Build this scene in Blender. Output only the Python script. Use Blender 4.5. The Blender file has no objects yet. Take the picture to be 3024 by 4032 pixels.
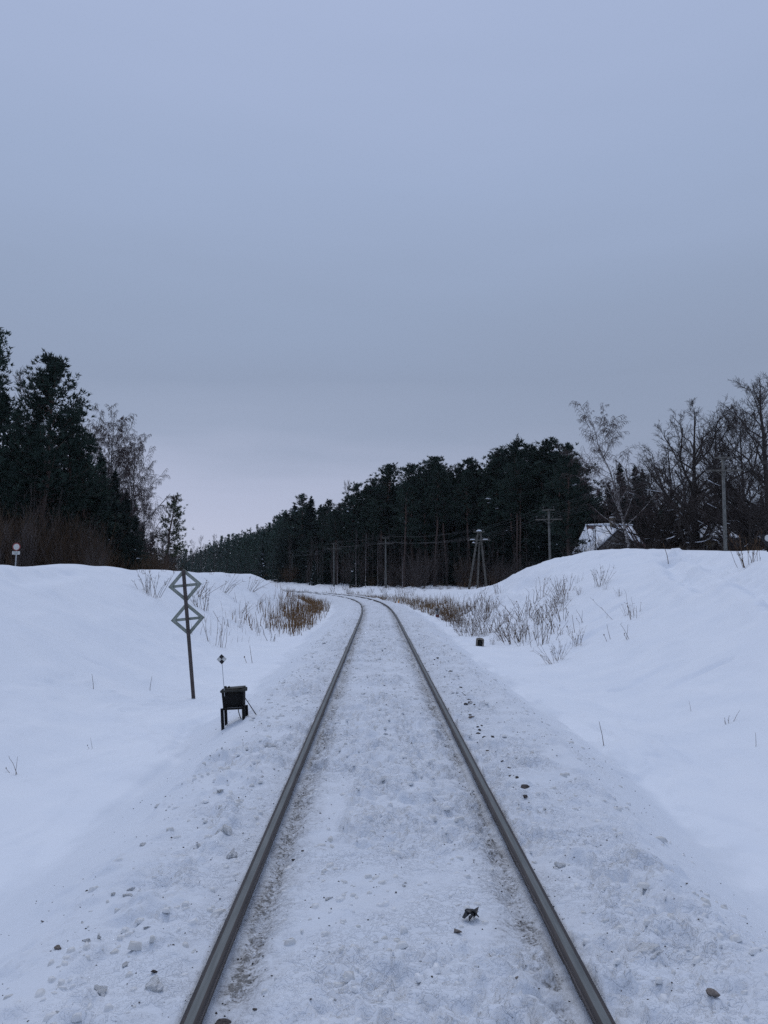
import bpy, math, random
import numpy as np

R = math.radians
rng = np.random.default_rng(7)
random.seed(7)
scene = bpy.context.scene
col = scene.collection

# ------------------------------------------------------------------ camera model (source photo pixels)
F, CXP, CYP = 3028.0, 1512.0, 2016.0
CAM = np.array([-0.08, 0.0, 1.685])
PITCH = math.atan((2278 - CYP) / F)
YAW = math.atan((CXP - 1485) / F)          # camera looks this much to the right of the track
_fw = np.array([math.sin(YAW) * math.cos(PITCH), math.cos(YAW) * math.cos(PITCH), math.sin(PITCH)])
_rt = np.array([math.cos(YAW), -math.sin(YAW), 0.0])
_up = np.cross(_rt, _fw)


def ray(px, py):
    d = _fw + _rt * ((px - CXP) / F) - _up * ((py - CYP) / F)
    return d / d[1]


def at(px, py, y):
    """world point at distance y in front of the camera seen at that photo pixel"""
    return CAM + ray(px, py) * y


# ------------------------------------------------------------------ noise
def _hash(ix, iy, seed):
    n = (ix.astype(np.int64) * 374761393 + iy.astype(np.int64) * 668265263 + seed * 1442695041) & 0xFFFFFFFF
    n = ((n ^ (n >> 13)) * 1274126177) & 0xFFFFFFFF
    n = (n ^ (n >> 16)) & 0xFFFFFFFF
    return n.astype(np.float64) / 4294967295.0


def vnoise(x, y, seed=0):
    ix, iy = np.floor(x), np.floor(y)
    fx, fy = x - ix, y - iy
    ux, uy = fx * fx * fx * (fx * (fx * 6 - 15) + 10), fy * fy * fy * (fy * (fy * 6 - 15) + 10)
    a, b = _hash(ix, iy, seed), _hash(ix + 1, iy, seed)
    c, d = _hash(ix, iy + 1, seed), _hash(ix + 1, iy + 1, seed)
    return (a + (b - a) * ux) * (1 - uy) + (c + (d - c) * ux) * uy


def fbm(x, y, seed=0, octv=4, gain=0.5):
    t, a, n = 0.0, 1.0, 0.0
    for o in range(octv):
        t = t + a * (vnoise(x + 17.3 * o, y - 9.1 * o, seed + o) * 2 - 1)
        n += a
        a *= gain
        x, y = x * 2.03, y * 2.03
    return t / n


def ss(a, b, v):
    t = np.clip((v - a) / (b - a), 0, 1)
    return t * t * (3 - 2 * t)


# ------------------------------------------------------------------ track centreline
_T0, _RAMP, _RAD, _DT = 28.0, 41.0, 142.0, 0.25
_t = np.arange(-60, 330, _DT)
_k = np.clip((_t - _T0) / _RAMP, 0, 1) / _RAD
_k = np.where(_t > 150, _k * np.clip(1 - (_t - 150) / 60, 0, 1), _k)
_th = np.cumsum(_k) * _DT
_cx = -np.cumsum(np.sin(_th)) * _DT
_cy = -60 + np.cumsum(np.cos(_th)) * _DT
_smp = slice(320, None, 8)
_sx, _sy, _sth = _cx[_smp], _cy[_smp], _th[_smp]


def track_s(x, y):
    """signed distance from the track centre, positive on the right"""
    x = np.asarray(x, float)
    y = np.asarray(y, float)
    out = x.copy()
    far = y > 26
    if far.any():
        xf, yf = x[far], y[far]
        res = np.empty_like(xf)
        for i in range(0, len(xf), 40000):
            a, b = xf[i:i + 40000, None], yf[i:i + 40000, None]
            j = np.argmin((a - _sx) ** 2 + (b - _sy) ** 2, 1)
            dx, dy, th = a[:, 0] - _sx[j], b[:, 0] - _sy[j], _sth[j]
            sv = dx * np.cos(th) + dy * np.sin(th)
            along = -dx * np.sin(th) + dy * np.cos(th)
            sv = sv + 0.5 * along * along / _RAD * np.clip((_t[_smp][j] - _T0) / _RAMP, 0, 1)
            dd = np.hypot(dx, dy)
            res[i:i + 40000] = np.where(np.abs(along) > 4, np.sign(sv) * np.maximum(np.abs(sv), dd), sv)
        out[far] = res
    return out


GROOVES = []          # (polyline xy, width, depth)
_LY = [-50, 10, 25, 37, 45, 52, 62, 71, 79, 88, 100, 700]
_LZ = [1.9, 1.95, 2.05, 2.05, 1.84, 1.36, 0.80, 0.50, 0.30, 0.15, 0.1, 0.6]
_RY = [-50, 8, 25, 39, 44, 47, 50, 54, 58, 64, 72, 80, 95, 110, 700]
_RZ = [2.2, 2.3, 2.5, 3.05, 3.22, 3.1, 2.6, 1.95, 1.45, 1.0, 0.7, 0.5, 0.2, 0.1, 0.6]


def H(x, y, detail=True):
    x = np.atleast_1d(np.asarray(x, float))
    y = np.atleast_1d(np.asarray(y, float))
    s = track_s(x, y)
    a = np.abs(s)
    side_w = fbm(y * 0.35, s * 0.25, 3, 3) * 0.35          # wander of the shoulder edge
    e = a + side_w
    z = -0.058 - 0.02 * ss(1.0, 1.6, a)
    lin = np.clip((e - 1.68) / 0.92, 0, 1)
    z = z - 0.44 * (0.75 * lin + 0.25 * lin * lin * (3 - 2 * lin))
    # banks
    q = np.clip((-s + 0.35 * fbm(y * .13, y * .05 + 4, 11, 2) - 3.3) / (6.3 - 2.0 * ss(32, 46, y)), 0, 1)
    wl = q * q * (3 - 2 * q)
    zl = np.interp(y + 3.0 * fbm(x * .1, y * .1, 12, 2), _LY, _LZ)
    wr0 = 0.66 * ss(3.4, 10.0, s) + 0.34 * ss(6.0, 14.5, s)
    zr = np.interp(y, _RY, _RZ)
    zr = zr + np.clip((s - 18) * 0.03, 0, 1.0) * ss(75, 105, y) + np.clip((x - 22) * 0.02, 0, 1.2) * ss(60, 90, y)
    z = np.where(s < 0, z + (zl - z) * wl, z + (zr - z) * wr0)
    slope = np.where(s < 0, wl, wr0)
    # broad undulation of the banks, rough scrub field beyond the right bank
    und = fbm(x * 0.16, y * 0.16, 21, 3) * 0.16 + fbm(x * 0.6, y * 0.45, 24, 3) * 0.075
    z = z + und * ss(2.6, 6, a)
    rough = ss(78, 92, y) * ss(5, 9, s) * (1 - ss(260, 300, y))
    z = z + rough * (np.abs(fbm(x * 0.55, y * 0.4, 31, 4)) * 0.5 - 0.08)
    face = ss(30, 38, y) * (1 - ss(62, 74, y)) * ss(3.8, 5.5, s) * (1 - ss(12.5, 15, s))
    z = z + face * (0.20 - 0.60 * np.abs(fbm(x * 0.8, y * 0.45, 35, 4)))
    crest = ss(0.75, 1.0, wl) * (s < 0)
    z = z + crest * (fbm(x * 0.5, y * 0.5, 33, 3) * 0.05)
    if detail:
        # wind ripples on the open snow
        u, v = x * 0.92 + y * 0.39, -x * 0.39 + y * 0.92
        rip = fbm(s * 2.4 + 1.3 * fbm(x * .5, y * .4, 40, 2), y * 0.55, 41, 4)
        open_ = ss(1.7, 2.5, a) * (1 - 0.55 * slope)
        amp = 0.35 + 1.1 * vnoise(x * .45, y * .3, 46)
        z = z + open_ * amp * (rip * 0.016 + ss(0.10, 0.17, rip) * 0.020 + ss(0.30, 0.36, rip) * 0.016)
        lip = ss(2.50, 2.72, e) * (1 - ss(2.9, 4.2, e))
        z = z + lip * 0.085 * ss(.25, .6, vnoise(y * .35, s * .1 + 9 * np.sign(s), 49))
        z = z + fbm(x * 2.2, y * 1.2, 44, 3) * 0.012 * ss(1.5, 2.4, a)
        # ploughed ledges where the cleared bed meets the shoulder (right side)
        led = fbm(u * .9 + 3, v * .45, 47, 4)
        z = z + 0.07 * ss(0.03, 0.10, led) * ss(1.3, 1.9, s) * (1 - ss(3.0, 4.2, s)) * ss(-.2, .4, fbm(x * .3, y * .25, 48, 2) + .2)
        # trampled bed
        bed = 1 - ss(1.15, 1.75, np.where(s < 0, a, a - .25) + 0.5 * fbm(x * 1.1, y * .8, 51, 3))
        n1 = fbm(x * 4.5, y * 4.0, 52, 4)
        n2 = fbm(x * 13, y * 11, 55, 3)
        n3 = fbm(x * 8.5 + 4 * n1, y * 9.5, 62, 4)
        plate = ss(0.02, 0.06, n1) * 0.017 + ss(.20, .24, n1) * 0.014 + ss(.10, .14, n3) * 0.014 - ss(.16, .24, -n3) * .016
        patch = ss(.35, .65, vnoise(x * 1.4, y * .9, 63))
        z = z + bed * (plate * (.25 + 1.5 * patch) + n2 * 0.010 * (.3 + patch) + fbm(x * 1.2, y * .8, 57, 2) * 0.014)
        cl = fbm(x * 7, y * 6, 58, 3)
        left_cl = ss(-2.2, -1.7, s) * (1 - ss(-1.15, -.95, s))
        right_cl = ss(0.98, 1.15, s) * (1 - ss(1.7, 2.3, s))
        z = z + np.maximum(cl - 0.12, 0) * (0.085 * left_cl + 0.05 * right_cl + 0.03 * bed)
        # troughs beside the rails and the wheel-flange gap inside them
        tr_in = np.exp(-((a - 0.68) / 0.085) ** 2)
        tr_out = np.exp(-((a - 0.93) / 0.07) ** 2)
        crumb = fbm(x * 18, y * 9, 61, 3)
        z = z - tr_in * (0.052 + 0.03 * crumb) - tr_out * (0.012 + 0.012 * crumb)
        z = np.where((a > 0.70) & (a < 0.848), np.minimum(z, -0.095 + 0.016 * crumb), z)
    for pl, w, dp in GROOVES:
        m = (x > pl[:, 0].min() - 1) & (x < pl[:, 0].max() + 1) & (y > pl[:, 1].min() - 1) & (y < pl[:, 1].max() + 1)
        if m.any():
            xm, ym = x[m], y[m]
            d = np.full(len(xm), 9.0)
            for p, q in zip(pl[:-1], pl[1:]):
                dv = q - p
                tt = np.clip(((xm - p[0]) * dv[0] + (ym - p[1]) * dv[1]) / (dv @ dv), 0, 1)
                d = np.minimum(d, np.hypot(xm - p[0] - dv[0] * tt, ym - p[1] - dv[1] * tt))
            d = d + 0.35 * w * fbm(xm * 2.5, ym * 2.5, 71, 2)
            g = np.exp(-(d / w) ** 2)
            rim = np.exp(-((d - 1.9 * w) / (0.7 * w)) ** 2)
            brk = 0.55 + 0.6 * vnoise(xm * 1.7, ym * 1.7, 72)
            z[m] += (-dp * g + 0.35 * dp * rim) * brk
    return z


def hz(x, y):
    return float(H([x], [y])[0])


def hit(px, py, dmax=220):
    """first terrain point seen at a photo pixel"""
    r = ray(px, py)
    ys = np.concatenate([np.arange(2, 40, .06), np.arange(40, dmax, .3)])
    P = CAM[None] + ys[:, None] * r[None]
    h = H(P[:, 0], P[:, 1], False)
    b = np.nonzero(P[:, 2] <= h)[0]
    i = b[0] if len(b) else int(np.argmin(P[:, 2] - h))
    x, y = P[i, 0], P[i, 1]
    return np.array([x, y, hz(x, y)])


# ------------------------------------------------------------------ mesh building
class G:
    """collects geometry for ONE mesh object"""

    def __init__(self):
        self.V, self.Fs, self.n = [], [], 0

    def add(self, V, *faces, m=0):
        V = np.asarray(V, float).reshape(-1, 3)
        for f in faces:
            f = np.asarray(f, int)
            if f.size:
                self.Fs.append((f + self.n, m))
        self.V.append(V)
        self.n += len(V)
        return self

    def tubes(self, P, Rr, n=3, m=0, cap=False):
        P = np.asarray(P, float)
        Rr = np.asarray(Rr, float)
        if P.ndim == 2:
            P, Rr = P[None], Rr[None]
        M, K = P.shape[:2]
        T = np.gradient(P, axis=1)
        T /= np.linalg.norm(T, axis=2, keepdims=True) + 1e-9
        ref = np.where(np.abs(T[:, :1, 2:3]) > 0.9, np.array([1.0, 0.13, 0]), np.array([0.05, 0.1, 1.0]))
        U = np.cross(T, np.broadcast_to(ref, T.shape))
        U /= np.linalg.norm(U, axis=2, keepdims=True) + 1e-9
        W = np.cross(T, U)
        an = np.arange(n) * 2 * np.pi / n
        V = P[:, :, None] + Rr[:, :, None, None] * (np.cos(an)[None, None, :, None] * U[:, :, None] + np.sin(an)[None, None, :, None] * W[:, :, None])
        idx = np.arange(M * K * n).reshape(M, K, n)
        a, b = idx[:, :-1], idx[:, 1:]
        Q = np.stack([a, np.roll(a, -1, 2), np.roll(b, -1, 2), b], -1).reshape(-1, 4)
        fs = [Q]
        if cap and n > 2:
            c = np.concatenate([idx[:, 0, ::-1], idx[:, -1]])
            fs.append(c)
        return self.add(V, *fs, m=m)

    def box(self, c, size, rot=None, m=0, bevel=0.0):
        sx, sy, sz = np.asarray(size, float) / 2
        if bevel:
            b = bevel
            V, Fc = [], []
            pts = []
            for X in (-1, 1):
                for Y in (-1, 1):
                    for Z in (-1, 1):
                        pts += [(X * sx, Y * (sy - b), Z * (sz - b)), (X * (sx - b), Y * sy, Z * (sz - b)), (X * (sx - b), Y * (sy - b), Z * sz)]
            V = np.array(pts)
            import mathutils
            import bmesh
            bm = bmesh.new()
            for p in V:
                bm.verts.new(p)
            r_ = bmesh.ops.convex_hull(bm, input=bm.verts)
            bm.verts.ensure_lookup_table()
            bm.verts.index_update()
            V = np.array([v.co[:] for v in bm.verts])
            Fc = [np.array([[v.index for v in f.verts]]) for f in bm.faces]
            bm.free()
            tri = np.concatenate([f for f in Fc if f.shape[1] == 3]) if any(f.shape[1] == 3 for f in Fc) else np.zeros((0, 3), int)
            qd = np.concatenate([f for f in Fc if f.shape[1] == 4]) if any(f.shape[1] == 4 for f in Fc) else np.zeros((0, 4), int)
            fs = (tri, qd)
        else:
            V = np.array([(X * sx, Y * sy, Z * sz) for X in (-1, 1) for Y in (-1, 1) for Z in (-1, 1)])
            fs = (np.array([(0, 1, 3, 2), (4, 6, 7, 5), (0, 4, 5, 1), (2, 3, 7, 6), (0, 2, 6, 4), (1, 5, 7, 3)]),)
        if rot is not None:
            V = V @ np.asarray(rot).T
        return self.add(V + np.asarray(c, float), *fs, m=m)

    def prism(self, poly, y0, y1, m=0):
        """polygon in (x, z) extruded along y"""
        p = np.asarray(poly, float)
        k = len(p)
        V = np.concatenate([np.stack([p[:, 0], np.full(k, y0), p[:, 1]], 1), np.stack([p[:, 0], np.full(k, y1), p[:, 1]], 1)])
        i = np.arange(k)
        j = (i + 1) % k
        return self.add(V, i[None, :], (i[::-1] + k)[None, :], np.stack([i, i + k, j + k, j], 1)[:, ::-1], m=m)

    def quad(self, a, b, c, d, m=0):
        return self.add([a, b, c, d], [[0, 1, 2, 3]], m=m)

    def mesh(self, name, mats, smooth=False):
        me = bpy.data.meshes.new(name)
        V = np.concatenate(self.V)
        me.vertices.add(len(V))
        me.vertices.foreach_set('co', V.astype(np.float32).ravel())
        loops = np.concatenate([f.ravel() for f, _ in self.Fs])
        sizes = np.concatenate([np.full(len(f), f.shape[1]) for f, _ in self.Fs])
        mi = np.concatenate([np.full(len(f), m) for f, m in self.Fs])
        me.loops.add(len(loops))
        me.loops.foreach_set('vertex_index', loops.astype(np.int32))
        me.polygons.add(len(sizes))
        me.polygons.foreach_set('loop_start', (np.cumsum(sizes) - sizes).astype(np.int32))
        me.polygons.foreach_set('material_index', mi.astype(np.int32))
        if smooth:
            me.polygons.foreach_set('use_smooth', np.ones(len(sizes), bool))
        for mt in (mats if isinstance(mats, (list, tuple)) else [mats]):
            me.materials.append(mt)
        me.update(calc_edges=True)
        return me


def tag(o, label=None, cat=None, group=None, kind=None):
    if label:
        o['label'] = label
    if cat:
        o['category'] = cat
    if group:
        o['group'] = group
    if kind:
        o['kind'] = kind
    return o


def obj(name, me, parent=None, loc=None, rot=None):
    o = bpy.data.objects.new(name, me)
    col.objects.link(o)
    if parent is not None:
        o.parent = parent
    if loc is not None:
        o.location = loc
    if rot is not None:
        o.rotation_euler = rot
    return o


def empty(name, loc, rot=(0, 0, 0), scale=1.0):
    o = bpy.data.objects.new(name, None)
    o.empty_display_size = 0.2
    col.objects.link(o)
    o.location = loc
    o.rotation_euler = rot
    o.scale = (scale,) * 3 if np.isscalar(scale) else scale
    return o


# ------------------------------------------------------------------ materials
def new_mat(name):
    m = bpy.data.materials.new(name)
    m.use_nodes = True
    nt = m.node_tree
    return m, nt, nt.nodes['Principled BSDF']


def noise(nt, scale, detail=4, rough=0.55, coord='Object', dist=0.0):
    tc = nt.nodes.new('ShaderNodeTexCoord')
    n = nt.nodes.new('ShaderNodeTexNoise')
    n.inputs['Scale'].default_value = scale
    n.inputs['Detail'].default_value = detail
    n.inputs['Roughness'].default_value = rough
    n.inputs['Distortion'].default_value = dist
    nt.links.new(tc.outputs[coord], n.inputs['Vector'])
    return n


def ramp(nt, src, stops):
    r = nt.nodes.new('ShaderNodeValToRGB')
    els = r.color_ramp.elements
    while len(els) < len(stops):
        els.new(0.5)
    for e, (p, c) in zip(els, stops):
        e.position = p
        e.color = (*c, 1) if len(c) == 3 else c
    nt.links.new(src, r.inputs['Fac'])
    return r


def simple(name, c1, c2=None, scale=6.0, rough=0.7, metal=0.0, bump=0.0, bscale=30.0, spec=0.3, rand=0.0):
    m, nt, b = new_mat(name)
    b.inputs['Roughness'].default_value = rough
    b.inputs['Metallic'].default_value = metal
    b.inputs['Specular IOR Level'].default_value = spec
    out = None
    if c2 is None:
        b.inputs['Base Color'].default_value = (*c1, 1)
    else:
        n = noise(nt, scale)
        r = ramp(nt, n.outputs['Fac'], [(0.35, c1), (0.65, c2)])
        out = r.outputs['Color']
        if rand:
            oi = nt.nodes.new('ShaderNodeObjectInfo')
            mr = nt.nodes.new('ShaderNodeMapRange')
            mr.inputs['To Min'].default_value = 1 - rand
            mr.inputs['To Max'].default_value = 1 + rand
            nt.links.new(oi.outputs['Random'], mr.inputs['Value'])
            hs = nt.nodes.new('ShaderNodeHueSaturation')
            nt.links.new(mr.outputs[0], hs.inputs['Value'])
            nt.links.new(out, hs.inputs['Color'])
            out = hs.outputs['Color']
        nt.links.new(out, b.inputs['Base Color'])
    if bump:
        n2 = noise(nt, bscale, 5)
        bp = nt.nodes.new('ShaderNodeBump')
        bp.inputs['Strength'].default_value = bump
        bp.inputs['Distance'].default_value = 0.02
        nt.links.new(n2.outputs['Fac'], bp.inputs['Height'])
        nt.links.new(bp.outputs['Normal'], b.inputs['Normal'])
    return m


SNOW_A, SNOW_B = (0.755, 0.80, 0.865), (0.815, 0.85, 0.90)
M = {}
M['snow'] = simple('snow_plain', SNOW_A, SNOW_B, 3.0, 0.75, bump=0.3, bscale=14, spec=0.1)
M['needle'] = simple('pine_needles', (0.018, 0.034, 0.029), (0.038, 0.062, 0.048), 0.9, 0.75, spec=0.12, rand=0.25)
M['needle_dark'] = simple('spruce_needles', (0.013, 0.024, 0.022), (0.030, 0.044, 0.037), 0.9, 0.75, spec=0.1, rand=0.25)
M['needle_pale'] = simple('pine_needles_sparse', (0.05, 0.07, 0.045), (0.09, 0.105, 0.06), 1.2, 0.75, spec=0.12)  # paler green needles for the thin lone pine
M['bark'] = simple('grey_bark', (0.035, 0.03, 0.028), (0.07, 0.06, 0.055), 4, 0.9, spec=0.1, rand=0.2)
M['twig'] = simple('dark_twigs', (0.05, 0.042, 0.04), (0.085, 0.07, 0.066), 2, 0.9, spec=0.1, rand=0.2)
M['twig_birch'] = simple('birch_twigs', (0.07, 0.052, 0.052), (0.10, 0.076, 0.074), 2, 0.9, spec=0.1)
M['brush'] = simple('brown_brush', (0.06, 0.040, 0.027), (0.10, 0.066, 0.042), 0.5, 0.9, spec=0.1, rand=0.35)
M['brush_grey'] = simple('grey_brush', (0.06, 0.05, 0.048), (0.10, 0.085, 0.078), 0.7, 0.9, spec=0.1, rand=0.3)
M['weed'] = simple('dry_weed', (0.06, 0.038, 0.025), (0.15, 0.092, 0.052), 8, 0.9, spec=0.1, rand=0.3)
M['grass'] = simple('dry_grass', (0.09, 0.05, 0.026), (0.21, 0.125, 0.06), 2.5, 0.85, spec=0.15)
M['reed'] = simple('dark_dry_grass', (0.085, 0.053, 0.030), (0.21, 0.137, 0.073), 1.5, 0.85, spec=0.15)
M['concrete'] = simple('weathered_pole', (0.095, 0.098, 0.092), (0.165, 0.165, 0.152), 3, 0.85, bump=0.2, bscale=40, rand=0.1)
M['wood_grey'] = simple('old_timber', (0.075, 0.072, 0.063), (0.135, 0.128, 0.115), 3, 0.85, bump=0.3, bscale=30)
M['insul'] = simple('dark_insulator', (0.02, 0.018, 0.018), (0.035, 0.03, 0.03), 8, 0.3, spec=0.5)
M['wire'] = simple('wire_steel', (0.05, 0.05, 0.055), (0.09, 0.09, 0.09), 2, 0.6)
M['post_brown'] = simple('post_dark', (0.055, 0.045, 0.043), (0.095, 0.08, 0.075), 5, 0.8, bump=0.2, bscale=50)
M['board_green'] = simple('board_greygreen', (0.20, 0.225, 0.20), (0.27, 0.295, 0.265), 5, 0.75, bump=0.1, bscale=50)
M['black_iron'] = simple('black_iron', (0.005, 0.005, 0.006), (0.012, 0.012, 0.012), 18, 0.7, bump=0.3, bscale=70, spec=0.15)
M['lid_iron'] = simple('lid_iron', (0.014, 0.015, 0.013), (0.03, 0.031, 0.026), 18, 0.55, bump=0.3, bscale=70)
M['black_paint'] = simple('black_paint', (0.015, 0.014, 0.016), (0.024, 0.023, 0.026), 20, 0.5)
M['white_paint'] = simple('white_paint', (0.50, 0.50, 0.48), (0.60, 0.60, 0.575), 12, 0.6)
M['red_paint'] = simple('red_paint', (0.20, 0.03, 0.03), (0.28, 0.05, 0.045), 12, 0.6)
M['maroon'] = simple('maroon_paint', (0.10, 0.035, 0.035), (0.16, 0.06, 0.055), 15, 0.7)
M['orange'] = simple('orange_paint', (0.62, 0.22, 0.04), (0.75, 0.30, 0.07), 12, 0.6)
M['stone_grey'] = simple('marker_stone', (0.17, 0.15, 0.125), (0.28, 0.25, 0.21), 12, 0.9, bump=0.5, bscale=60)
M['galv'] = simple('galvanised', (0.32, 0.33, 0.34), (0.42, 0.43, 0.44), 8, 0.5)
M['text_grey'] = simple('faded_text', (0.20, 0.27, 0.26), (0.28, 0.34, 0.33), 12, 0.7)
M['ballast'] = simple('ballast_stone', (0.03, 0.026, 0.026), (0.11, 0.095, 0.09), 2, 0.85, bump=0.4, bscale=60, rand=0.45)
M['ballast_br'] = simple('brown_stone', (0.10, 0.086, 0.078), (0.20, 0.172, 0.152), 3, 0.85, bump=0.4, bscale=60, rand=0.4)
M['scrap'] = simple('black_scrap', (0.014, 0.014, 0.016), (0.03, 0.03, 0.034), 25, 0.35, spec=0.5)
M['clod'] = simple('dirty_snow', (0.62, 0.625, 0.62), (0.78, 0.80, 0.83), 2.2, 0.8, bump=0.9, bscale=7, spec=0.1, rand=0.08)
M['wall_grey'] = simple('house_wall_grey', (0.15, 0.145, 0.14), (0.20, 0.195, 0.19), 2, 0.9)
M['wall_cream'] = simple('house_wall_cream', (0.30, 0.26, 0.20), (0.38, 0.33, 0.26), 2, 0.9)
M['roof_red'] = simple('roof_red', (0.055, 0.028, 0.03), (0.10, 0.05, 0.048), 6, 0.8)
M['barge'] = simple('barge_dark', (0.03, 0.03, 0.035), (0.05, 0.05, 0.055), 6, 0.7)
M['window'] = simple('window_dark', (0.02, 0.022, 0.028), (0.04, 0.042, 0.05), 3, 0.15, spec=0.5)
M['brick'] = simple('chimney_brick', (0.16, 0.14, 0.10), (0.24, 0.2, 0.15), 8, 0.9)
M['brick_red'] = simple('chimney_red', (0.11, 0.04, 0.036), (0.17, 0.06, 0.052), 8, 0.9)


def pine_bark():
    m, nt, b = new_mat('scots_pine_bark')
    tc = nt.nodes.new('ShaderNodeTexCoord')
    sp = nt.nodes.new('ShaderNodeSeparateXYZ')
    nt.links.new(tc.outputs['Object'], sp.inputs[0])
    n = noise(nt, 1.5, 4)
    ad = nt.nodes.new('ShaderNodeMath')
    ad.operation = 'MULTIPLY_ADD'
    ad.inputs[1].default_value = 6.0
    nt.links.new(n.outputs['Fac'], ad.inputs[0])
    nt.links.new(sp.outputs['Z'], ad.inputs[2])
    dv = nt.nodes.new('ShaderNodeMath')
    dv.operation = 'DIVIDE'
    dv.inputs[1].default_value = 26.0
    nt.links.new(ad.outputs[0], dv.inputs[0])
    r = ramp(nt, dv.outputs[0], [(0.1, (0.075, 0.06, 0.055)), (0.42, (0.085, 0.062, 0.054)), (0.66, (0.115, 0.074, 0.060))])
    nt.links.new(r.outputs['Color'], b.inputs['Base Color'])
    b.inputs['Roughness'].default_value = 0.9
    b.inputs['Specular IOR Level'].default_value = 0.1
    return m


def birch_bark():
    m, nt, b = new_mat('birch_bark')
    tc = nt.nodes.new('ShaderNodeTexCoord')
    mp = nt.nodes.new('ShaderNodeMapping')
    mp.inputs['Scale'].default_value = (1.2, 1.2, 3.5)
    nt.links.new(tc.outputs['Object'], mp.inputs[0])
    n = nt.nodes.new('ShaderNodeTexNoise')
    n.inputs['Scale'].default_value = 1.6
    n.inputs['Detail'].default_value = 5
    nt.links.new(mp.outputs[0], n.inputs['Vector'])
    r = ramp(nt, n.outputs['Fac'], [(0.40, (0.04, 0.035, 0.035)), (0.52, (0.30, 0.28, 0.27)), (0.7, (0.48, 0.46, 0.45))])
    nt.links.new(r.outputs['Color'], b.inputs['Base Color'])
    b.inputs['Roughness'].default_value = 0.85
    return m


M['pine_bark'] = pine_bark()
M['birch_bark'] = birch_bark()


def rail_mat(name, stops, rough, metal):
    m, nt, b = new_mat(name)
    tc = nt.nodes.new('ShaderNodeTexCoord')
    mp = nt.nodes.new('ShaderNodeMapping')
    mp.inputs['Scale'].default_value = (30, 1.5, 30)
    nt.links.new(tc.outputs['Object'], mp.inputs[0])
    n = nt.nodes.new('ShaderNodeTexNoise')
    n.inputs['Scale'].default_value = 2.0
    n.inputs['Detail'].default_value = 6
    nt.links.new(mp.outputs[0], n.inputs['Vector'])
    r = ramp(nt, n.outputs['Fac'], stops)
    nt.links.new(r.outputs['Color'], b.inputs['Base Color'])
    b.inputs['Roughness'].default_value = rough
    b.inputs['Metallic'].default_value = metal
    return m


M['rail_top'] = rail_mat('rail_running_steel', [(0.3, (0.085, 0.097, 0.10)), (0.7, (0.145, 0.158, 0.16))], 0.55, 0.2)
M['rail_edge'] = rail_mat('rail_dark_edge', [(0.3, (0.025, 0.021, 0.021)), (0.7, (0.055, 0.045, 0.043))], 0.6, 0.2)
M['rail_rust'] = rail_mat('rail_rusty_side', [(0.3, (0.075, 0.06, 0.053)), (0.7, (0.15, 0.125, 0.112))], 0.75, 0.0)


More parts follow.
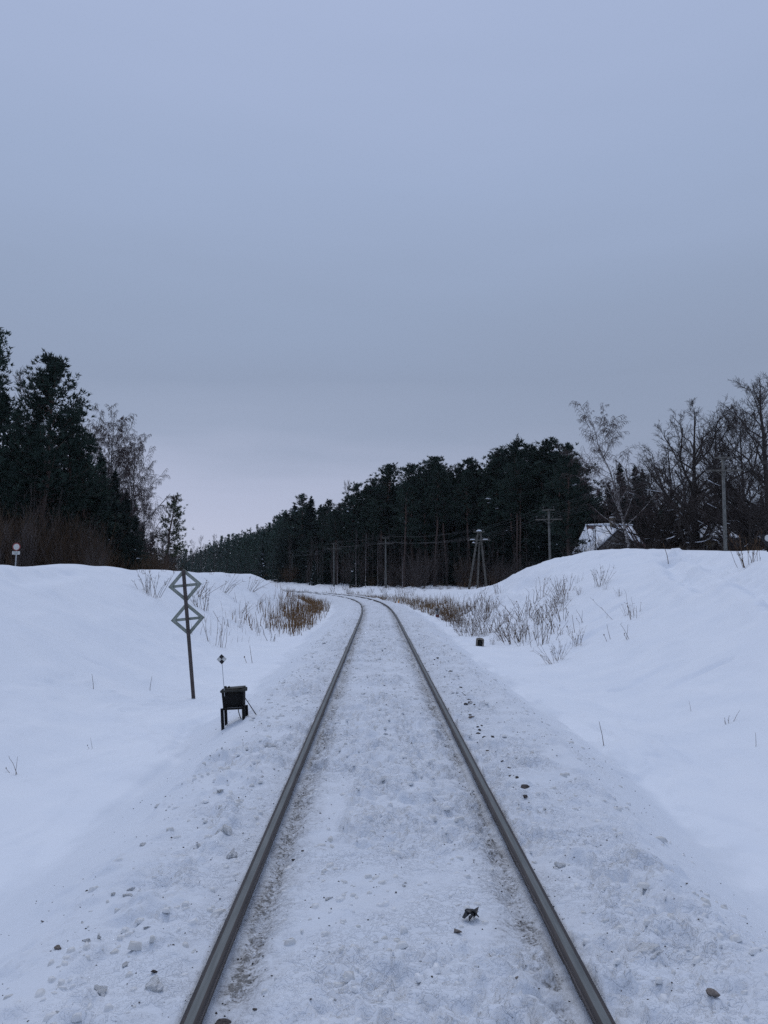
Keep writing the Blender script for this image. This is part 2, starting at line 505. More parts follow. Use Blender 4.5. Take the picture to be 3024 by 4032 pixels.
def ground_mat():
    m, nt, b = new_mat('trampled_and_drifted_snow')
    L = nt.links.new
    at_ = nt.nodes.new('ShaderNodeAttribute')
    at_.attribute_name = 'track_s'
    ab = nt.nodes.new('ShaderNodeMath')
    ab.operation = 'ABSOLUTE'
    L(at_.outputs['Fac'], ab.inputs[0])
    sh_ = nt.nodes.new('ShaderNodeMath')
    sh_.operation = 'SUBTRACT'
    sh_.inputs[1].default_value = 0.22
    L(at_.outputs['Fac'], sh_.inputs[0])
    ab2 = nt.nodes.new('ShaderNodeMath')
    ab2.operation = 'ABSOLUTE'
    L(sh_.outputs[0], ab2.inputs[0])

    def mth(op, a, b_, c=None):
        n = nt.nodes.new('ShaderNodeMath')
        n.operation = op
        for i, v in enumerate((a, b_, c)):
            if v is None:
                continue
            if isinstance(v, (int, float)):
                n.inputs[i].default_value = v
            else:
                L(v, n.inputs[i])
        return n.outputs[0]

    def band(c, w):
        d = mth('SUBTRACT', ab.outputs[0], c)
        d = mth('ABSOLUTE', d, 0)
        d = mth('DIVIDE', d, w)
        d = mth('SUBTRACT', 1.0, d)
        return mth('MAXIMUM', d, 0.0)

    nA = noise(nt, 5.0, 6, 0.65)
    nB = noise(nt, 28.0, 5, 0.65)
    nC = noise(nt, 1.1, 4)
    clean = ramp(nt, nC.outputs['Fac'], [(0.3, SNOW_A), (0.7, SNOW_B)])
    # grey-brown brake dust on the bed
    bed = nt.nodes.new('ShaderNodeMapRange')
    bed.inputs['From Min'].default_value = 2.3
    bed.inputs['From Max'].default_value = 1.2
    L(ab2.outputs[0], bed.inputs['Value'])
    f1 = mth('MULTIPLY', bed.outputs[0], ramp(nt, nA.outputs['Fac'], [(0.38, (0, 0, 0)), (0.72, (1, 1, 1))]).outputs['Color'])
    mix1 = nt.nodes.new('ShaderNodeMixRGB')
    mix1.inputs['Color2'].default_value = (0.60, 0.61, 0.645, 1)
    L(mth('MULTIPLY_ADD', f1, 0.26, mth('MULTIPLY', mth('MINIMUM', mth('MULTIPLY', bed.outputs[0], 3.0), 1.0), 0.03)), mix1.inputs['Fac'])
    # darker blue-grey snow on the shoulders, ending at the drift edge
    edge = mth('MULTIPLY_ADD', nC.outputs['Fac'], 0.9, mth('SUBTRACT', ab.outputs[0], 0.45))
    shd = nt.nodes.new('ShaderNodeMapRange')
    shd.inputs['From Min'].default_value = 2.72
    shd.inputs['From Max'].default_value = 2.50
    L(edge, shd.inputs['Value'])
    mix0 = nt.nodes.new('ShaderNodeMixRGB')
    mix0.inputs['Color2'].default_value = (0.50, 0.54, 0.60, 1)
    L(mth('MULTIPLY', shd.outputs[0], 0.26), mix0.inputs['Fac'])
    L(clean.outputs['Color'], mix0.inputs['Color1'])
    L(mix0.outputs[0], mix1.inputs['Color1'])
    # dirty strips close to both rails, strongest on the inside
    ins = band(0.63, 0.17)
    ins2 = band(0.70, 0.08)
    outs = band(0.94, 0.16)
    nbr = ramp(nt, nB.outputs['Fac'], [(0.36, (0, 0, 0)), (0.66, (1, 1, 1))]).outputs['Color']
    nar = ramp(nt, nA.outputs['Fac'], [(0.30, (0.15, 0.15, 0.15)), (0.62, (1, 1, 1))]).outputs['Color']
    nD = noise(nt, 75, 5, 0.7)
    nE = noise(nt, 2.2, 4, 0.6)
    fine = ramp(nt, nD.outputs['Fac'], [(0.40, (0, 0, 0)), (0.60, (1, 1, 1))]).outputs['Color']
    runs = ramp(nt, nE.outputs['Fac'], [(0.36, (0.25, 0.25, 0.25)), (0.62, (1, 1, 1))]).outputs['Color']
    d1 = mth('MULTIPLY', mth('MULTIPLY', ins, nar), mth('MULTIPLY', mth('ADD', nbr, 0.1), mth('ADD', fine, 0.35)))
    d2 = mth('MULTIPLY', mth('MULTIPLY', ins2, mth('ADD', 0.15, nbr)), mth('ADD', 0.35, fine))
    d3 = mth('MULTIPLY', mth('MULTIPLY', outs, mth('MULTIPLY', nbr, fine)), 0.35)
    dd = mth('MINIMUM', mth('MULTIPLY', mth('ADD', mth('ADD', d1, d2), d3), runs), 0.85)
    mix2 = nt.nodes.new('ShaderNodeMixRGB')
    dcol = ramp(nt, nB.outputs['Fac'], [(0.35, (0.26, 0.245, 0.225)), (0.62, (0.085, 0.078, 0.068))])
    L(dcol.outputs['Color'], mix2.inputs['Color2'])
    L(dd, mix2.inputs['Fac'])
    L(mix1.outputs[0], mix2.inputs['Color1'])
    # scattered grit specks
    vo = nt.nodes.new('ShaderNodeTexVoronoi')
    vo.inputs['Scale'].default_value = 22
    tc = nt.nodes.new('ShaderNodeTexCoord')
    L(tc.outputs['Object'], vo.inputs['Vector'])
    spk = ramp(nt, vo.outputs['Distance'], [(0.06, (1, 1, 1)), (0.13, (0, 0, 0))]).outputs['Color']
    cr = nt.nodes.new('ShaderNodeSeparateColor')
    L(vo.outputs['Color'], cr.inputs[0])
    thr = mth('GREATER_THAN', cr.outputs[0], 0.86)
    sp = mth('MULTIPLY', mth('MULTIPLY', spk, thr), mth('MULTIPLY', bed.outputs[0], 0.75))
    mix3 = nt.nodes.new('ShaderNodeMixRGB')
    mix3.inputs['Color2'].default_value = (0.10, 0.08, 0.075, 1)
    L(sp, mix3.inputs['Fac'])
    L(mix2.outputs[0], mix3.inputs['Color1'])
    L(mix3.outputs[0], b.inputs['Base Color'])
    b.inputs['Roughness'].default_value = 0.8
    b.inputs['Specular IOR Level'].default_value = 0.12
    # surface grain
    n1 = noise(nt, 60, 4, 0.6)
    n2 = noise(nt, 14, 5, 0.6)
    bedw = mth('MULTIPLY_ADD', bed.outputs[0], 0.8, 0.34)
    n4 = noise(nt, 24, 4, 0.55, dist=0.6)
    flake = ramp(nt, n4.outputs['Fac'], [(0.47, (0, 0, 0)), (0.53, (.5, .5, .5)), (0.60, (.55, .55, .55)), (0.63, (1, 1, 1))]).outputs['Color']
    nP = noise(nt, 1.9, 3, 0.5)
    pm = ramp(nt, nP.outputs['Fac'], [(0.40, (0.1, 0.1, 0.1)), (0.60, (1, 1, 1))]).outputs['Color']
    flake = mth('MULTIPLY', mth('MULTIPLY', flake, pm), bed.outputs[0])
    hgt = mth('MULTIPLY', mth('ADD', mth('ADD', mth('MULTIPLY', n1.outputs['Fac'], 0.35), mth('MULTIPLY', n2.outputs['Fac'], 0.7)), flake), bedw)
    bp = nt.nodes.new('ShaderNodeBump')
    bp.inputs['Strength'].default_value = 0.62
    bp.inputs['Distance'].default_value = 0.022
    L(hgt, bp.inputs['Height'])
    L(bp.outputs['Normal'], b.inputs['Normal'])
    return m


# ------------------------------------------------------------------ world, sun, camera
SUN_EL, SUN_AZ = R(62), R(-12)         # azimuth from +Y towards +X


def make_world():
    w = bpy.data.worlds.new('World')
    scene.world = w
    w.use_nodes = True
    nt = w.node_tree
    L = nt.links.new
    bg = nt.nodes['Background']
    bg.inputs['Strength'].default_value = 0.1
    sky = nt.nodes.new('ShaderNodeTexSky')
    sky.sky_type = 'NISHITA'
    sky.sun_disc = False
    sky.sun_elevation = SUN_EL
    sky.sun_rotation = SUN_AZ
    tc = nt.nodes.new('ShaderNodeTexCoord')
    sp = nt.nodes.new('ShaderNodeSeparateXYZ')
    L(tc.outputs['Generated'], sp.inputs[0])
    mpn = nt.nodes.new('ShaderNodeMapping')
    mpn.inputs['Scale'].default_value = (1.2, 1.2, 7.0)
    L(tc.outputs['Generated'], mpn.inputs[0])
    n = nt.nodes.new('ShaderNodeTexNoise')
    n.inputs['Scale'].default_value = 1.4
    n.inputs['Detail'].default_value = 4
    L(mpn.outputs[0], n.inputs['Vector'])
    ma = nt.nodes.new('ShaderNodeMath')
    ma.operation = 'MULTIPLY_ADD'
    ma.inputs[1].default_value = 0.14
    L(n.outputs['Fac'], ma.inputs[0])
    L(sp.outputs['Z'], ma.inputs[2])
    sb = nt.nodes.new('ShaderNodeMath')
    sb.operation = 'SUBTRACT'
    sb.inputs[1].default_value = 0.07
    L(ma.outputs[0], sb.inputs[0])
    stops = [(0.0, (.52, .56, .72)), (.08, (.495, .535, .70)), (.14, (.455, .50, .665)), (.19, (.325, .385, .525)), (.25, (.287, .349, .484)), (.34, (.30, .372, .522)), (.48, (.34, .422, .605)), (.62, (.385, .465, .67)), (1.0, (.42, .50, .70))]
    r = ramp(nt, sb.outputs[0], stops)
    # duller low sky towards the right
    mr = nt.nodes.new('ShaderNodeMapRange')
    mr.interpolation_type = 'SMOOTHSTEP'
    mr.inputs['From Min'].default_value = -0.25
    mr.inputs['From Max'].default_value = 0.5
    L(sp.outputs['X'], mr.inputs['Value'])
    mr2 = nt.nodes.new('ShaderNodeMapRange')
    mr2.interpolation_type = 'SMOOTHSTEP'
    mr2.inputs['From Min'].default_value = 0.42
    mr2.inputs['From Max'].default_value = 0.05
    L(sp.outputs['Z'], mr2.inputs['Value'])
    mm = nt.nodes.new('ShaderNodeMath')
    mm.operation = 'MULTIPLY'
    L(mr.outputs[0], mm.inputs[0])
    L(mr2.outputs[0], mm.inputs[1])
    m1 = nt.nodes.new('ShaderNodeMixRGB')
    m1.inputs['Color2'].default_value = (0.25, 0.305, 0.42, 1)
    L(mm.outputs[0], m1.inputs['Fac'])
    L(r.outputs['Color'], m1.inputs['Color1'])
    sc = nt.nodes.new('ShaderNodeMixRGB')
    sc.blend_type = 'MULTIPLY'
    sc.inputs['Fac'].default_value = 1
    sc.inputs['Color2'].default_value = (10, 10, 10, 1)
    L(m1.outputs[0], sc.inputs['Color1'])
    mx = nt.nodes.new('ShaderNodeMixRGB')
    mx.inputs['Fac'].default_value = 0.97
    L(sky.outputs[0], mx.inputs['Color1'])
    L(sc.outputs[0], mx.inputs['Color2'])
    L(mx.outputs[0], bg.inputs['Color'])


make_world()
sun = bpy.data.lights.new('sun', 'SUN')
sun.energy = 0.65
sun.angle = R(35)
sun.color = (1.0, 0.96, 0.9)
so = obj('sun', sun)
sd = np.array([math.sin(SUN_AZ) * math.cos(SUN_EL), math.cos(SUN_AZ) * math.cos(SUN_EL), math.sin(SUN_EL)])
so.rotation_euler = (R(90) - SUN_EL, 0, R(180) - SUN_AZ)
so.location = tuple(sd * 60)

cam = bpy.data.cameras.new('camera')
co = obj('camera', cam)
co.location = tuple(CAM)
co.rotation_euler = (R(90) + PITCH, 0, -YAW)
cam.sensor_fit = 'VERTICAL'
cam.sensor_height = 24
cam.lens = F / 4032 * 24
cam.clip_start = 0.05
cam.clip_end = 4000
scene.camera = co
scene.view_settings.view_transform = 'Standard'
scene.view_settings.look = 'None'
scene.view_settings.exposure = 0
scene.render.resolution_x, scene.render.resolution_y = 768, 1024
scene.cycles.max_bounces = 5
scene.cycles.diffuse_bounces = 3
scene.cycles.glossy_bounces = 2
scene.cycles.volume_bounces = 0
scene.cycles.use_denoising = False

# ------------------------------------------------------------------ ski tracks and prints on the banks
def groove(pts, w, dp):
    P = np.array([hit(*p)[:2] for p in pts])
    return (P, w, dp)


_gs = [groove([(2600, 2184), (2700, 2200), (2800, 2238), (2900, 2280), (3020, 2330), (3110, 2372)], 0.30, 0.42),
       groove([(2650, 2180), (2760, 2196), (2880, 2225), (2960, 2258), (3030, 2292), (3100, 2325)], 0.30, 0.40),
       groove([(2635, 2215), (2680, 2255), (2750, 2290), (2830, 2318)], 0.30, 0.42),
       groove([(2630, 2720), (2700, 2680), (2780, 2640), (2860, 2610)], 0.11, 0.09),
       groove([(2420, 2725), (2500, 2700), (2560, 2660), (2620, 2625)], 0.11, 0.09),
       groove([(2330, 2450), (2400, 2415), (2470, 2370)], 0.18, 0.13),
       groove([(2200, 2570), (2290, 2520), (2380, 2470)], 0.18, 0.13),
       groove([(60, 2280), (160, 2262), (260, 2250)], 0.3, 0.16),
       groove([(70, 2450), (150, 2480), (220, 2505)], 0.06, 0.04),
       groove([(330, 2590), (400, 2620), (440, 2640)], 0.06, 0.04)]
GROOVES += _gs


# ------------------------------------------------------------------ the ground
def build_ground():
    def axis(fine0, fine1, step, g, lo, hi):
        a = list(np.arange(fine0, fine1, step))
        st, v = step, a[-1]
        while v < hi:
            st *= g
            v += min(st, 25)
            a.append(v)
        st, v = step, a[0]
        b = []
        while v > lo:
            st *= g
            v -= min(st, 25)
            b.append(v)
        return np.array(b[::-1] + a)

    xs = axis(-2.35, 2.35, 0.024, 1.022, -500, 500)
    dens = np.arange(-20, -2.35, 0.16)
    xs = np.unique(np.concatenate([xs, dens[~np.isin(np.round(dens, 2), np.round(xs, 2))]]))
    xs = xs[np.concatenate([[True], np.diff(xs) > 0.008])]
    ys = list(np.arange(-30, 2, 0.8))
    v = 2.0
    while v < 640:
        ys.append(v)
        v += max(0.022, 0.0058 * (v - 1.0)) if v < 140 else 0.03 * (v - 110)
    ys = np.array(ys)
    X, Y = np.meshgrid(xs, ys)
    x, y = X.ravel(), Y.ravel()
    z = H(x, y)
    nx, ny = len(xs), len(ys)
    idx = np.arange(nx * ny).reshape(ny, nx)
    Q = np.stack([idx[:-1, :-1], idx[:-1, 1:], idx[1:, 1:], idx[1:, :-1]], -1).reshape(-1, 4)
    g = G().add(np.stack([x, y, z], 1), Q)
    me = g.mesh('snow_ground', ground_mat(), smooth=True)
    a = me.attributes.new('track_s', 'FLOAT', 'POINT')
    a.data.foreach_set('value', track_s(x, y).astype(np.float32))
    o = obj('snow_ground', me)
    tag(o, kind='structure')
    print('ground', nx, ny, nx * ny)


build_ground()


# ------------------------------------------------------------------ rails
def sweep(profile, off, mats_of_edge):
    """profile: (lateral, z) ring swept along the track at lateral offset off"""
    tt = np.concatenate([np.arange(-12, 20, 1.0), np.arange(20, 200, 0.75)])
    cx, cy, th = np.interp(tt, _t, _cx), np.interp(tt, _t, _cy), np.interp(tt, _t, _th)
    p = np.array(profile)
    k = len(p)
    lat = off + p[:, 0]
    V = np.stack([cx[:, None] + lat[None] * np.cos(th)[:, None], cy[:, None] + lat[None] * np.sin(th)[:, None], np.broadcast_to(p[:, 1], (len(tt), k))], -1)
    idx = np.arange(len(tt) * k).reshape(len(tt), k)
    a, b = idx[:-1], idx[1:]
    g = G()
    g.add(V)
    a2, b2 = np.roll(a, -1, 1), np.roll(b, -1, 1)
    for e in range(k):
        g.Fs.append((np.stack([a[:, e], b[:, e], b2[:, e], a2[:, e]], 1), mats_of_edge[e]))
    return g


for sgn, lab in ((-1, 'left steel running rail, beside the black junction box side'), (1, 'right steel running rail, on the side of the numbered peg')):
    lab = 'steel running rail on the side of the black cable box' if sgn < 0 else 'steel running rail on the side of the numbered peg'
    root = empty('steel_rail', (0, 0, 0))
    tag(root, lab, 'rail', 'rails of the single track')
    i = -sgn                                   # direction of the gauge side
    o = sgn * (0.76 + 0.0375)
    w = 0.0375
    head = [(-w, -0.012), (-w + .005, -0.0045), (-w + .022, -0.0008), (w - .019, 0.0), (w - .006, -0.0025), (w, -0.011), (w, -0.022), (w + .001, -0.036), (-w, -0.036)]
    mats = [1, 1, 0, 1, 1, 2, 1, 1, 1]
    prof = [(i * a, b) for a, b in head]
    g = sweep(prof, o, mats)
    obj('rail_head', g.mesh('rail_head', [M['rail_top'], M['rail_edge'], M['rail_rust']]), root)
    web = [(-.018, -.036), (.020, -.036), (.011, -.055), (.010, -.115), (.062, -.140), (.066, -.152), (-.066, -.152), (-.062, -.140), (-.010, -.115), (-.011, -.055)]
    g = sweep([(i * a, b) for a, b in web], o, [0] * 10)
    obj('rail_web', g.mesh('rail_web', [M['rail_rust']]), root)


# ------------------------------------------------------------------ small trackside objects
def rotm(rx=0, ry=0, rz=0):
    cx, sx, cy, sy, cz, sz = math.cos(rx), math.sin(rx), math.cos(ry), math.sin(ry), math.cos(rz), math.sin(rz)
    X = np.array([[1, 0, 0], [0, cx, -sx], [0, sx, cx]])
    Y = np.array([[cy, 0, sy], [0, 1, 0], [-sy, 0, cy]])
    Z = np.array([[cz, -sz, 0], [sz, cz, 0], [0, 0, 1]])
    return Z @ Y @ X


def diamond_post():
    p = hit(762, 2750)
    top = at(722, 2243, p[1])
    Ht = np.linalg.norm(top - p)
    lean = math.atan2(p[0] - top[0], top[2] - p[2])
    root = empty('diamond_sign_post', p, (0, -lean, 0))
    tag(root, 'tall leaning brown post carrying two hollow grey-green diamond boards', 'railway sign')
    g = G().box((0, 0, Ht / 2 - 0.25), (0.062, 0.05, Ht + 0.5), bevel=0.008)
    obj('post', g.mesh('post', M['post_brown']), root)
    s = p[1] / F
    for c_from_top in (62 * s, 193 * s):
        hd = 66 * s
        bw = 0.060
        g = G()
        c = np.array([0, 0.036, Ht - c_from_top])
        inner = hd - bw * 1.414
        pts_o = [(0, hd), (hd, 0), (0, -hd), (-hd, 0)]
        V, Fq = [], []
        th_ = 0.016
        # four mitred boards
        for k in range(4):
            a, b = np.array(pts_o[k]), np.array(pts_o[(k + 1) % 4])
            ai, bi = a * inner / hd, b * inner / hd
            poly = [a, b, bi, ai]
            f = [(c[0] + q[0], c[1] + yy, c[2] + q[1]) for yy in (-th_ / 2, th_ / 2) for q in poly]
            g.add(f, [(0, 1, 2, 3), (7, 6, 5, 4), (0, 4, 5, 1), (3, 2, 6, 7)])
        xin = inner - 0.02
        g.box((c[0], c[1] + 0.0022, c[2]), (2 * xin + 0.03, th_ - 0.003, 0.052))
        obj('diamond_board', g.mesh('diamond_board', M['board_green']), root)


diamond_post()


def cable_box():
    p = hit(925, 2846)
    s = p[1] / F
    root = empty('cable_box', p, (0, R(-3.5), R(-3)))
    tag(root, 'squat black cable junction box on short legs with a checkered diamond rod', 'junction box')
    W, D, Hb = 80 * s, 58 * s, 60 * s
    zb = 58 * s                                   # underside of the box
    taper = 0.93
    g = G()
    lo = [(-W / 2 * taper, -D / 2 * taper, zb), (W / 2 * taper, -D / 2 * taper, zb), (W / 2 * taper, D / 2 * taper, zb), (-W / 2 * taper, D / 2 * taper, zb)]
    hi = [(-W / 2, -D / 2, zb + Hb), (W / 2, -D / 2, zb + Hb), (W / 2, D / 2, zb + Hb), (-W / 2, D / 2, zb + Hb)]
    g.add(lo + hi, [(0, 3, 2, 1), (4, 5, 6, 7), (0, 1, 5, 4), (1, 2, 6, 5), (2, 3, 7, 6), (3, 0, 4, 7)])
    g.box((-W / 2 - 0.008, 0, zb + Hb * .72), (0.02, 0.05, 0.05), bevel=0.005)
    g.box((-W / 2 + 0.002, 0, zb + Hb * .35), (0.02, 0.04, 0.03), bevel=0.005)
    obj('box_body', g.mesh('box_body', M['black_iron']), root)
    g = G()
    g.box((0.004, 0, zb + Hb + 0.010), (W + 12 * s, D + 12 * s, 0.034), bevel=0.010)
    g.box((0.004, 0, zb + Hb + 0.034), (W + 2 * s, D + 2 * s, 0.018), rotm(0, R(-1.5), 0), bevel=0.007)
    for q in (-1, 1):
        g.box((W / 2 + 0.016, q * D * .3, zb + Hb + 0.006), (0.03, 0.03, 0.05), bevel=0.006)
    g.box((-W * .36, -D * .2, zb + Hb + 0.052), (0.035, 0.035, 0.034), bevel=0.008)
    g.box((-W * .20, -D * .1, zb + Hb + 0.050), (0.03, 0.03, 0.026), bevel=0.008)
    obj('lid', g.mesh('lid', M['lid_iron']), root)
    g = G()
    zf = zb - 0.016
    for q in (-1, 1):
        g.box((0, q * (D / 2 - 0.012), zf), (W + 4 * s, 0.024, 0.022), bevel=0.003)
        g.box((q * (W / 2 - 0.008), 0, zf + .0015), (0.02, D - 0.05, 0.02), bevel=0.003)
    obj('frame', g.mesh('frame', M['black_iron']), root)
    for qx in (-1, 1):
        for qy in (-1, 1):
            g = G()
            g.box((qx * (W / 2 + 0.004), qy * (D / 2 - .008), (zf + 0.012 - 0.25) / 2), (0.034, 0.036, zf + 0.012 + 0.25), bevel=0.003)
            obj('leg', g.mesh('leg', M['black_iron']), root)
    # cable looping out to the snow on the track side
    t = np.linspace(0, 1, 12)[:, None]
    a, b, c = np.array([W / 2, 0.02, zb + Hb * .55]), np.array([W / 2 + 0.06, 0.0, zb + 0.02]), np.array([W / 2 + 0.15, -0.02, 0.075])
    P = a * (1 - t) ** 2 + 2 * b * t * (1 - t) + c * t ** 2
    g = G().tubes(P, np.full(12, 0.0055), 6)
    P2 = np.array([W * .18, 0, zb]) + np.stack([0.06 * t[:, 0] ** 2, 0 * t[:, 0], -(zb + .03) * t[:, 0]], 1)
    g2 = G().tubes(P2, np.full(12, 0.006), 6)
    obj('cable', g.mesh('cable', M['black_iron']), root)
    obj('cable', g2.mesh('cable', M['black_iron']), root)
    # sighting rod with its checkered plate
    zr0, zr1 = zb + Hb * .75, zb + Hb + 0.05 + 92 * s
    rod = obj('marker_rod', G().tubes([(-W * .34, -D / 2 - .012, zr0), (-W * .40, -D / 2 - .012, zr1)], [0.0042, 0.0042], 6).mesh('marker_rod', M['galv']), root)
    hd = 19.5 * s
    pc = np.array([-W * .405, -D / 2 - .020, zr1 + hd * .95])
    pl = empty('marker_plate', (0, 0, 0))
    bpy.data.objects.remove(pl)
    g = G()
    for k, (dx, dz) in enumerate([(0, 1), (1, 0), (0, -1), (-1, 0)]):
        h2 = hd / 2
        q = np.array([(0, h2), (h2, 0), (0, -h2), (-h2, 0)]) + np.array([dx, dz]) * h2
        poly = [(pc[0] + u, pc[2] + v) for u, v in q[::-1]]
        g.prism(poly, pc[1], pc[1] + 0.004, m=0 if k % 2 == 0 else 1)
    obj('marker_plate', g.mesh('marker_plate', [M['black_paint'], M['white_paint']]), rod)


cable_box()


PEG = [0.0, 0.0]


def number_peg():
    p = hit(1722, 2443)
    s = p[1] / F
    root = empty('number_peg', p, (R(2), R(-1.5), R(-4)))
    tag(root, 'short white peg with black pointed cap, dark red foot and black number', 'marker peg')
    W, Ht = 13.5 * s, 38 * s
    PEG[:] = [p[0], p[1]]
    g = G().box((0, 0, Ht * .55), (W, W, Ht * .5), bevel=0.008)
    body = obj('peg_body', g.mesh('peg_body', simple('peg_white', (.30, .31, .31), (.40, .41, .41), 12, .7)), root)
    g = G().box((0, 0, Ht * .07), (W * .97, W * .97, Ht * .46), bevel=0.006)
    obj('foot_band', g.mesh('foot_band', M['maroon']), root)
    g = G()
    h0 = Ht * .80
    w2 = W * .6
    g.add([(-w2, -w2, h0), (w2, -w2, h0), (w2, w2, h0), (-w2, w2, h0), (-w2, -w2, h0 + .03), (w2, -w2, h0 + .03), (w2, w2, h0 + .03), (-w2, w2, h0 + .03), (0, 0, h0 + .10)],
          [(0, 3, 2, 1), (0, 1, 5, 4), (1, 2, 6, 5), (2, 3, 7, 6), (3, 0, 4, 7)], [(4, 5, 8), (5, 6, 8), (6, 7, 8), (7, 4, 8)])
    obj('cap', g.mesh('cap', M['black_paint']), root)
    g = G()
    z0, z1 = Ht * .36, Ht * .76
    k = W / .135
    t = 0.036
    g.prism([(-.045 * k, z1), (-.045 * k, z1 - t * k), (.010 * k, z1 - t * k), (-.026 * k, z0), (.010 * k, z0), (.046 * k, z1 - t * .9 * k), (.046 * k, z1)], -W / 2 - .004, -W / 2 - .001)
    obj('number', g.mesh('number', M['black_paint']), body)


number_peg()


def stone_marker():
    p = hit(1889, 2553)
    s = p[1] / F
    root = empty('marker_stone', p, (R(-6), R(4), R(-10)))
    tag(root, 'small half-buried concrete marker with rounded top and dark inset panel', 'marker stone')
    W, Ht, D = 31 * s, 31 * s, 0.16
    outer = [(-W / 2, -.2), (-W / 2, Ht * .86), (-W * .36, Ht * .97), (-W * .12, Ht * 1.02), (W * .15, Ht * 1.02), (W * .38, Ht * .95), (W / 2, Ht * .82), (W / 2, -.2)]
    g = G().prism(outer, -D / 2, D / 2)
    obj('stone_body', g.mesh('stone_body', M['stone_grey']), root)
    ins = [(-W * .26, -.03), (-W * .26, Ht * .74), (W * .30, Ht * .74), (W * .30, -.03)]
    g = G().prism(ins, -D / 2 - .006, -D / 2 - .001)
    pn = obj('inset_panel', g.mesh('inset_panel', M['black_iron']), root)
    g = G()
    for k in range(2):
        g.box((W * .02, -D / 2 - .008, Ht * (.5 - .22 * k)), (W * .34, .003, Ht * .07))
    obj('worn_lettering', g.mesh('worn_lettering', M['lid_iron']), pn)


stone_marker()


def stake():
    th = float(np.interp(57.0, _cy, _th))
    p = np.array([float(np.interp(57.0, _cy, _cx)) + 2.2 * math.cos(th), 57.0 + 2.2 * math.sin(th), 0.0])
    p[2] = hz(p[0], p[1])
    h = 26 * p[1] / F
    r_ = empty('orange_stake', p, (0, R(2), 0))
    tag(r_, 'short bright orange stake at the outer edge of the curve', 'stake')
    g = G().tubes([(0, 0, -.2), (0, 0, h * .75)], [.05, .045], 8, cap=True)
    obj('stake_shaft', g.mesh('stake_shaft', M['orange']), r_)
    g = G().tubes([(0, 0, h * .75), (0, 0, h * .93), (0, 0, h)], [.047, .047, .02], 8, cap=True)
    obj('stake_tip', g.mesh('stake_tip', simple('stake_top', (.55, .40, .2), (.66, .5, .27), 9, .7)), r_)


stake()


def disc(g, c, r0, r1, y, m=0, n=32, th=0.01):
    an = np.linspace(0, 2 * np.pi, n, endpoint=False)
    for yy, flip in ((y, False), (y + th, True)):
        o_ = np.stack([c[0] + r1 * np.cos(an), np.full(n, yy), c[1] + r1 * np.sin(an)], 1)
        if r0 > 0:
            i_ = np.stack([c[0] + r0 * np.cos(an), np.full(n, yy), c[1] + r0 * np.sin(an)], 1)
            k = np.arange(n)
            k2 = (k + 1) % n
            g.add(np.concatenate([o_, i_]), np.stack([k, k2, k2 + n, k + n], 1), m=m)
        else:
            g.add(o_, np.arange(n)[None], m=m)
    k = np.arange(n)
    k2 = (k + 1) % n
    o1 = np.stack([c[0] + r1 * np.cos(an), np.full(n, y), c[1] + r1 * np.sin(an)], 1)
    o2 = o1 + np.array([0, th, 0])
    g.add(np.concatenate([o1, o2]), np.stack([k, k2, k2 + n, k + n], 1), m=m)


def road_sign():
    d = 47
    c = at(62, 2153, d)
    zg = hz(c[0], d)
    root = empty('round_road_sign', (c[0], d, zg), (0, R(1.5), 0))
    tag(root, 'round white road sign with red rim and small plate, by the brown thicket', 'road sign')
    h = c[2] - zg
    r1 = 15.5 * d / F
    g = G().tubes([(0, 0.03, -.3), (0, 0.03, h + r1 * .7)], [.035, .035], 8)
    obj('post', g.mesh('post', M['galv']), root)
    g = G()
    disc(g, (0, h), r1 * .78, r1, -.02)
    obj('red_rim', g.mesh('red_rim', M['red_paint']), root)
    g = G()
    disc(g, (0, h), 0, r1 * .78, -.018, th=.012)
    obj('white_disc', g.mesh('white_disc', M['white_paint']), root)
    pz = h - r1 - .13 * 1.0
    g = G().box((0, -.01, pz), (r1 * 1.95, .012, 13 * d / F), bevel=.003)
    pl = obj('plate', g.mesh('plate', M['white_paint']), root)
    g = G()
    for k in range(2):
        g.box((-.02 + .03 * k, -.019, pz + .045 - .085 * k), (r1 * 1.45 - .15 * k, .003, .04))
    obj('plate_lettering', g.mesh('plate_lettering', M['text_grey']), pl)


road_sign()


def signal_board():
    d = 34.0
    c = at(3023, 2119, d)
    zg = hz(c[0], d)
    root = empty('signal_board', (c[0], d, zg))
    tag(root, 'black triangular board with white disc, cut by the frame beside the brush', 'railway sign')
    k = d / F
    h = c[2] - zg
    g = G().tubes([(0, .05, -.3), (0, .05, h + .1)], [.04, .04], 8)
    obj('post', g.mesh('post', M['black_iron']), root)
    g = G().prism([(-33 * k, h + 15 * k), (33 * k, h + 15 * k), (33 * k, h + 12 * k), (4 * k, h - 34 * k), (-4 * k, h - 34 * k), (-33 * k, h + 12 * k)], -.01, .012)
    bd = obj('board', g.mesh('board', M['black_paint']), root)
    g = G()
    disc(g, (0, h), 0, 13 * k, -.022)
    obj('white_disc', g.mesh('white_disc', M['white_paint']), bd)


signal_board()


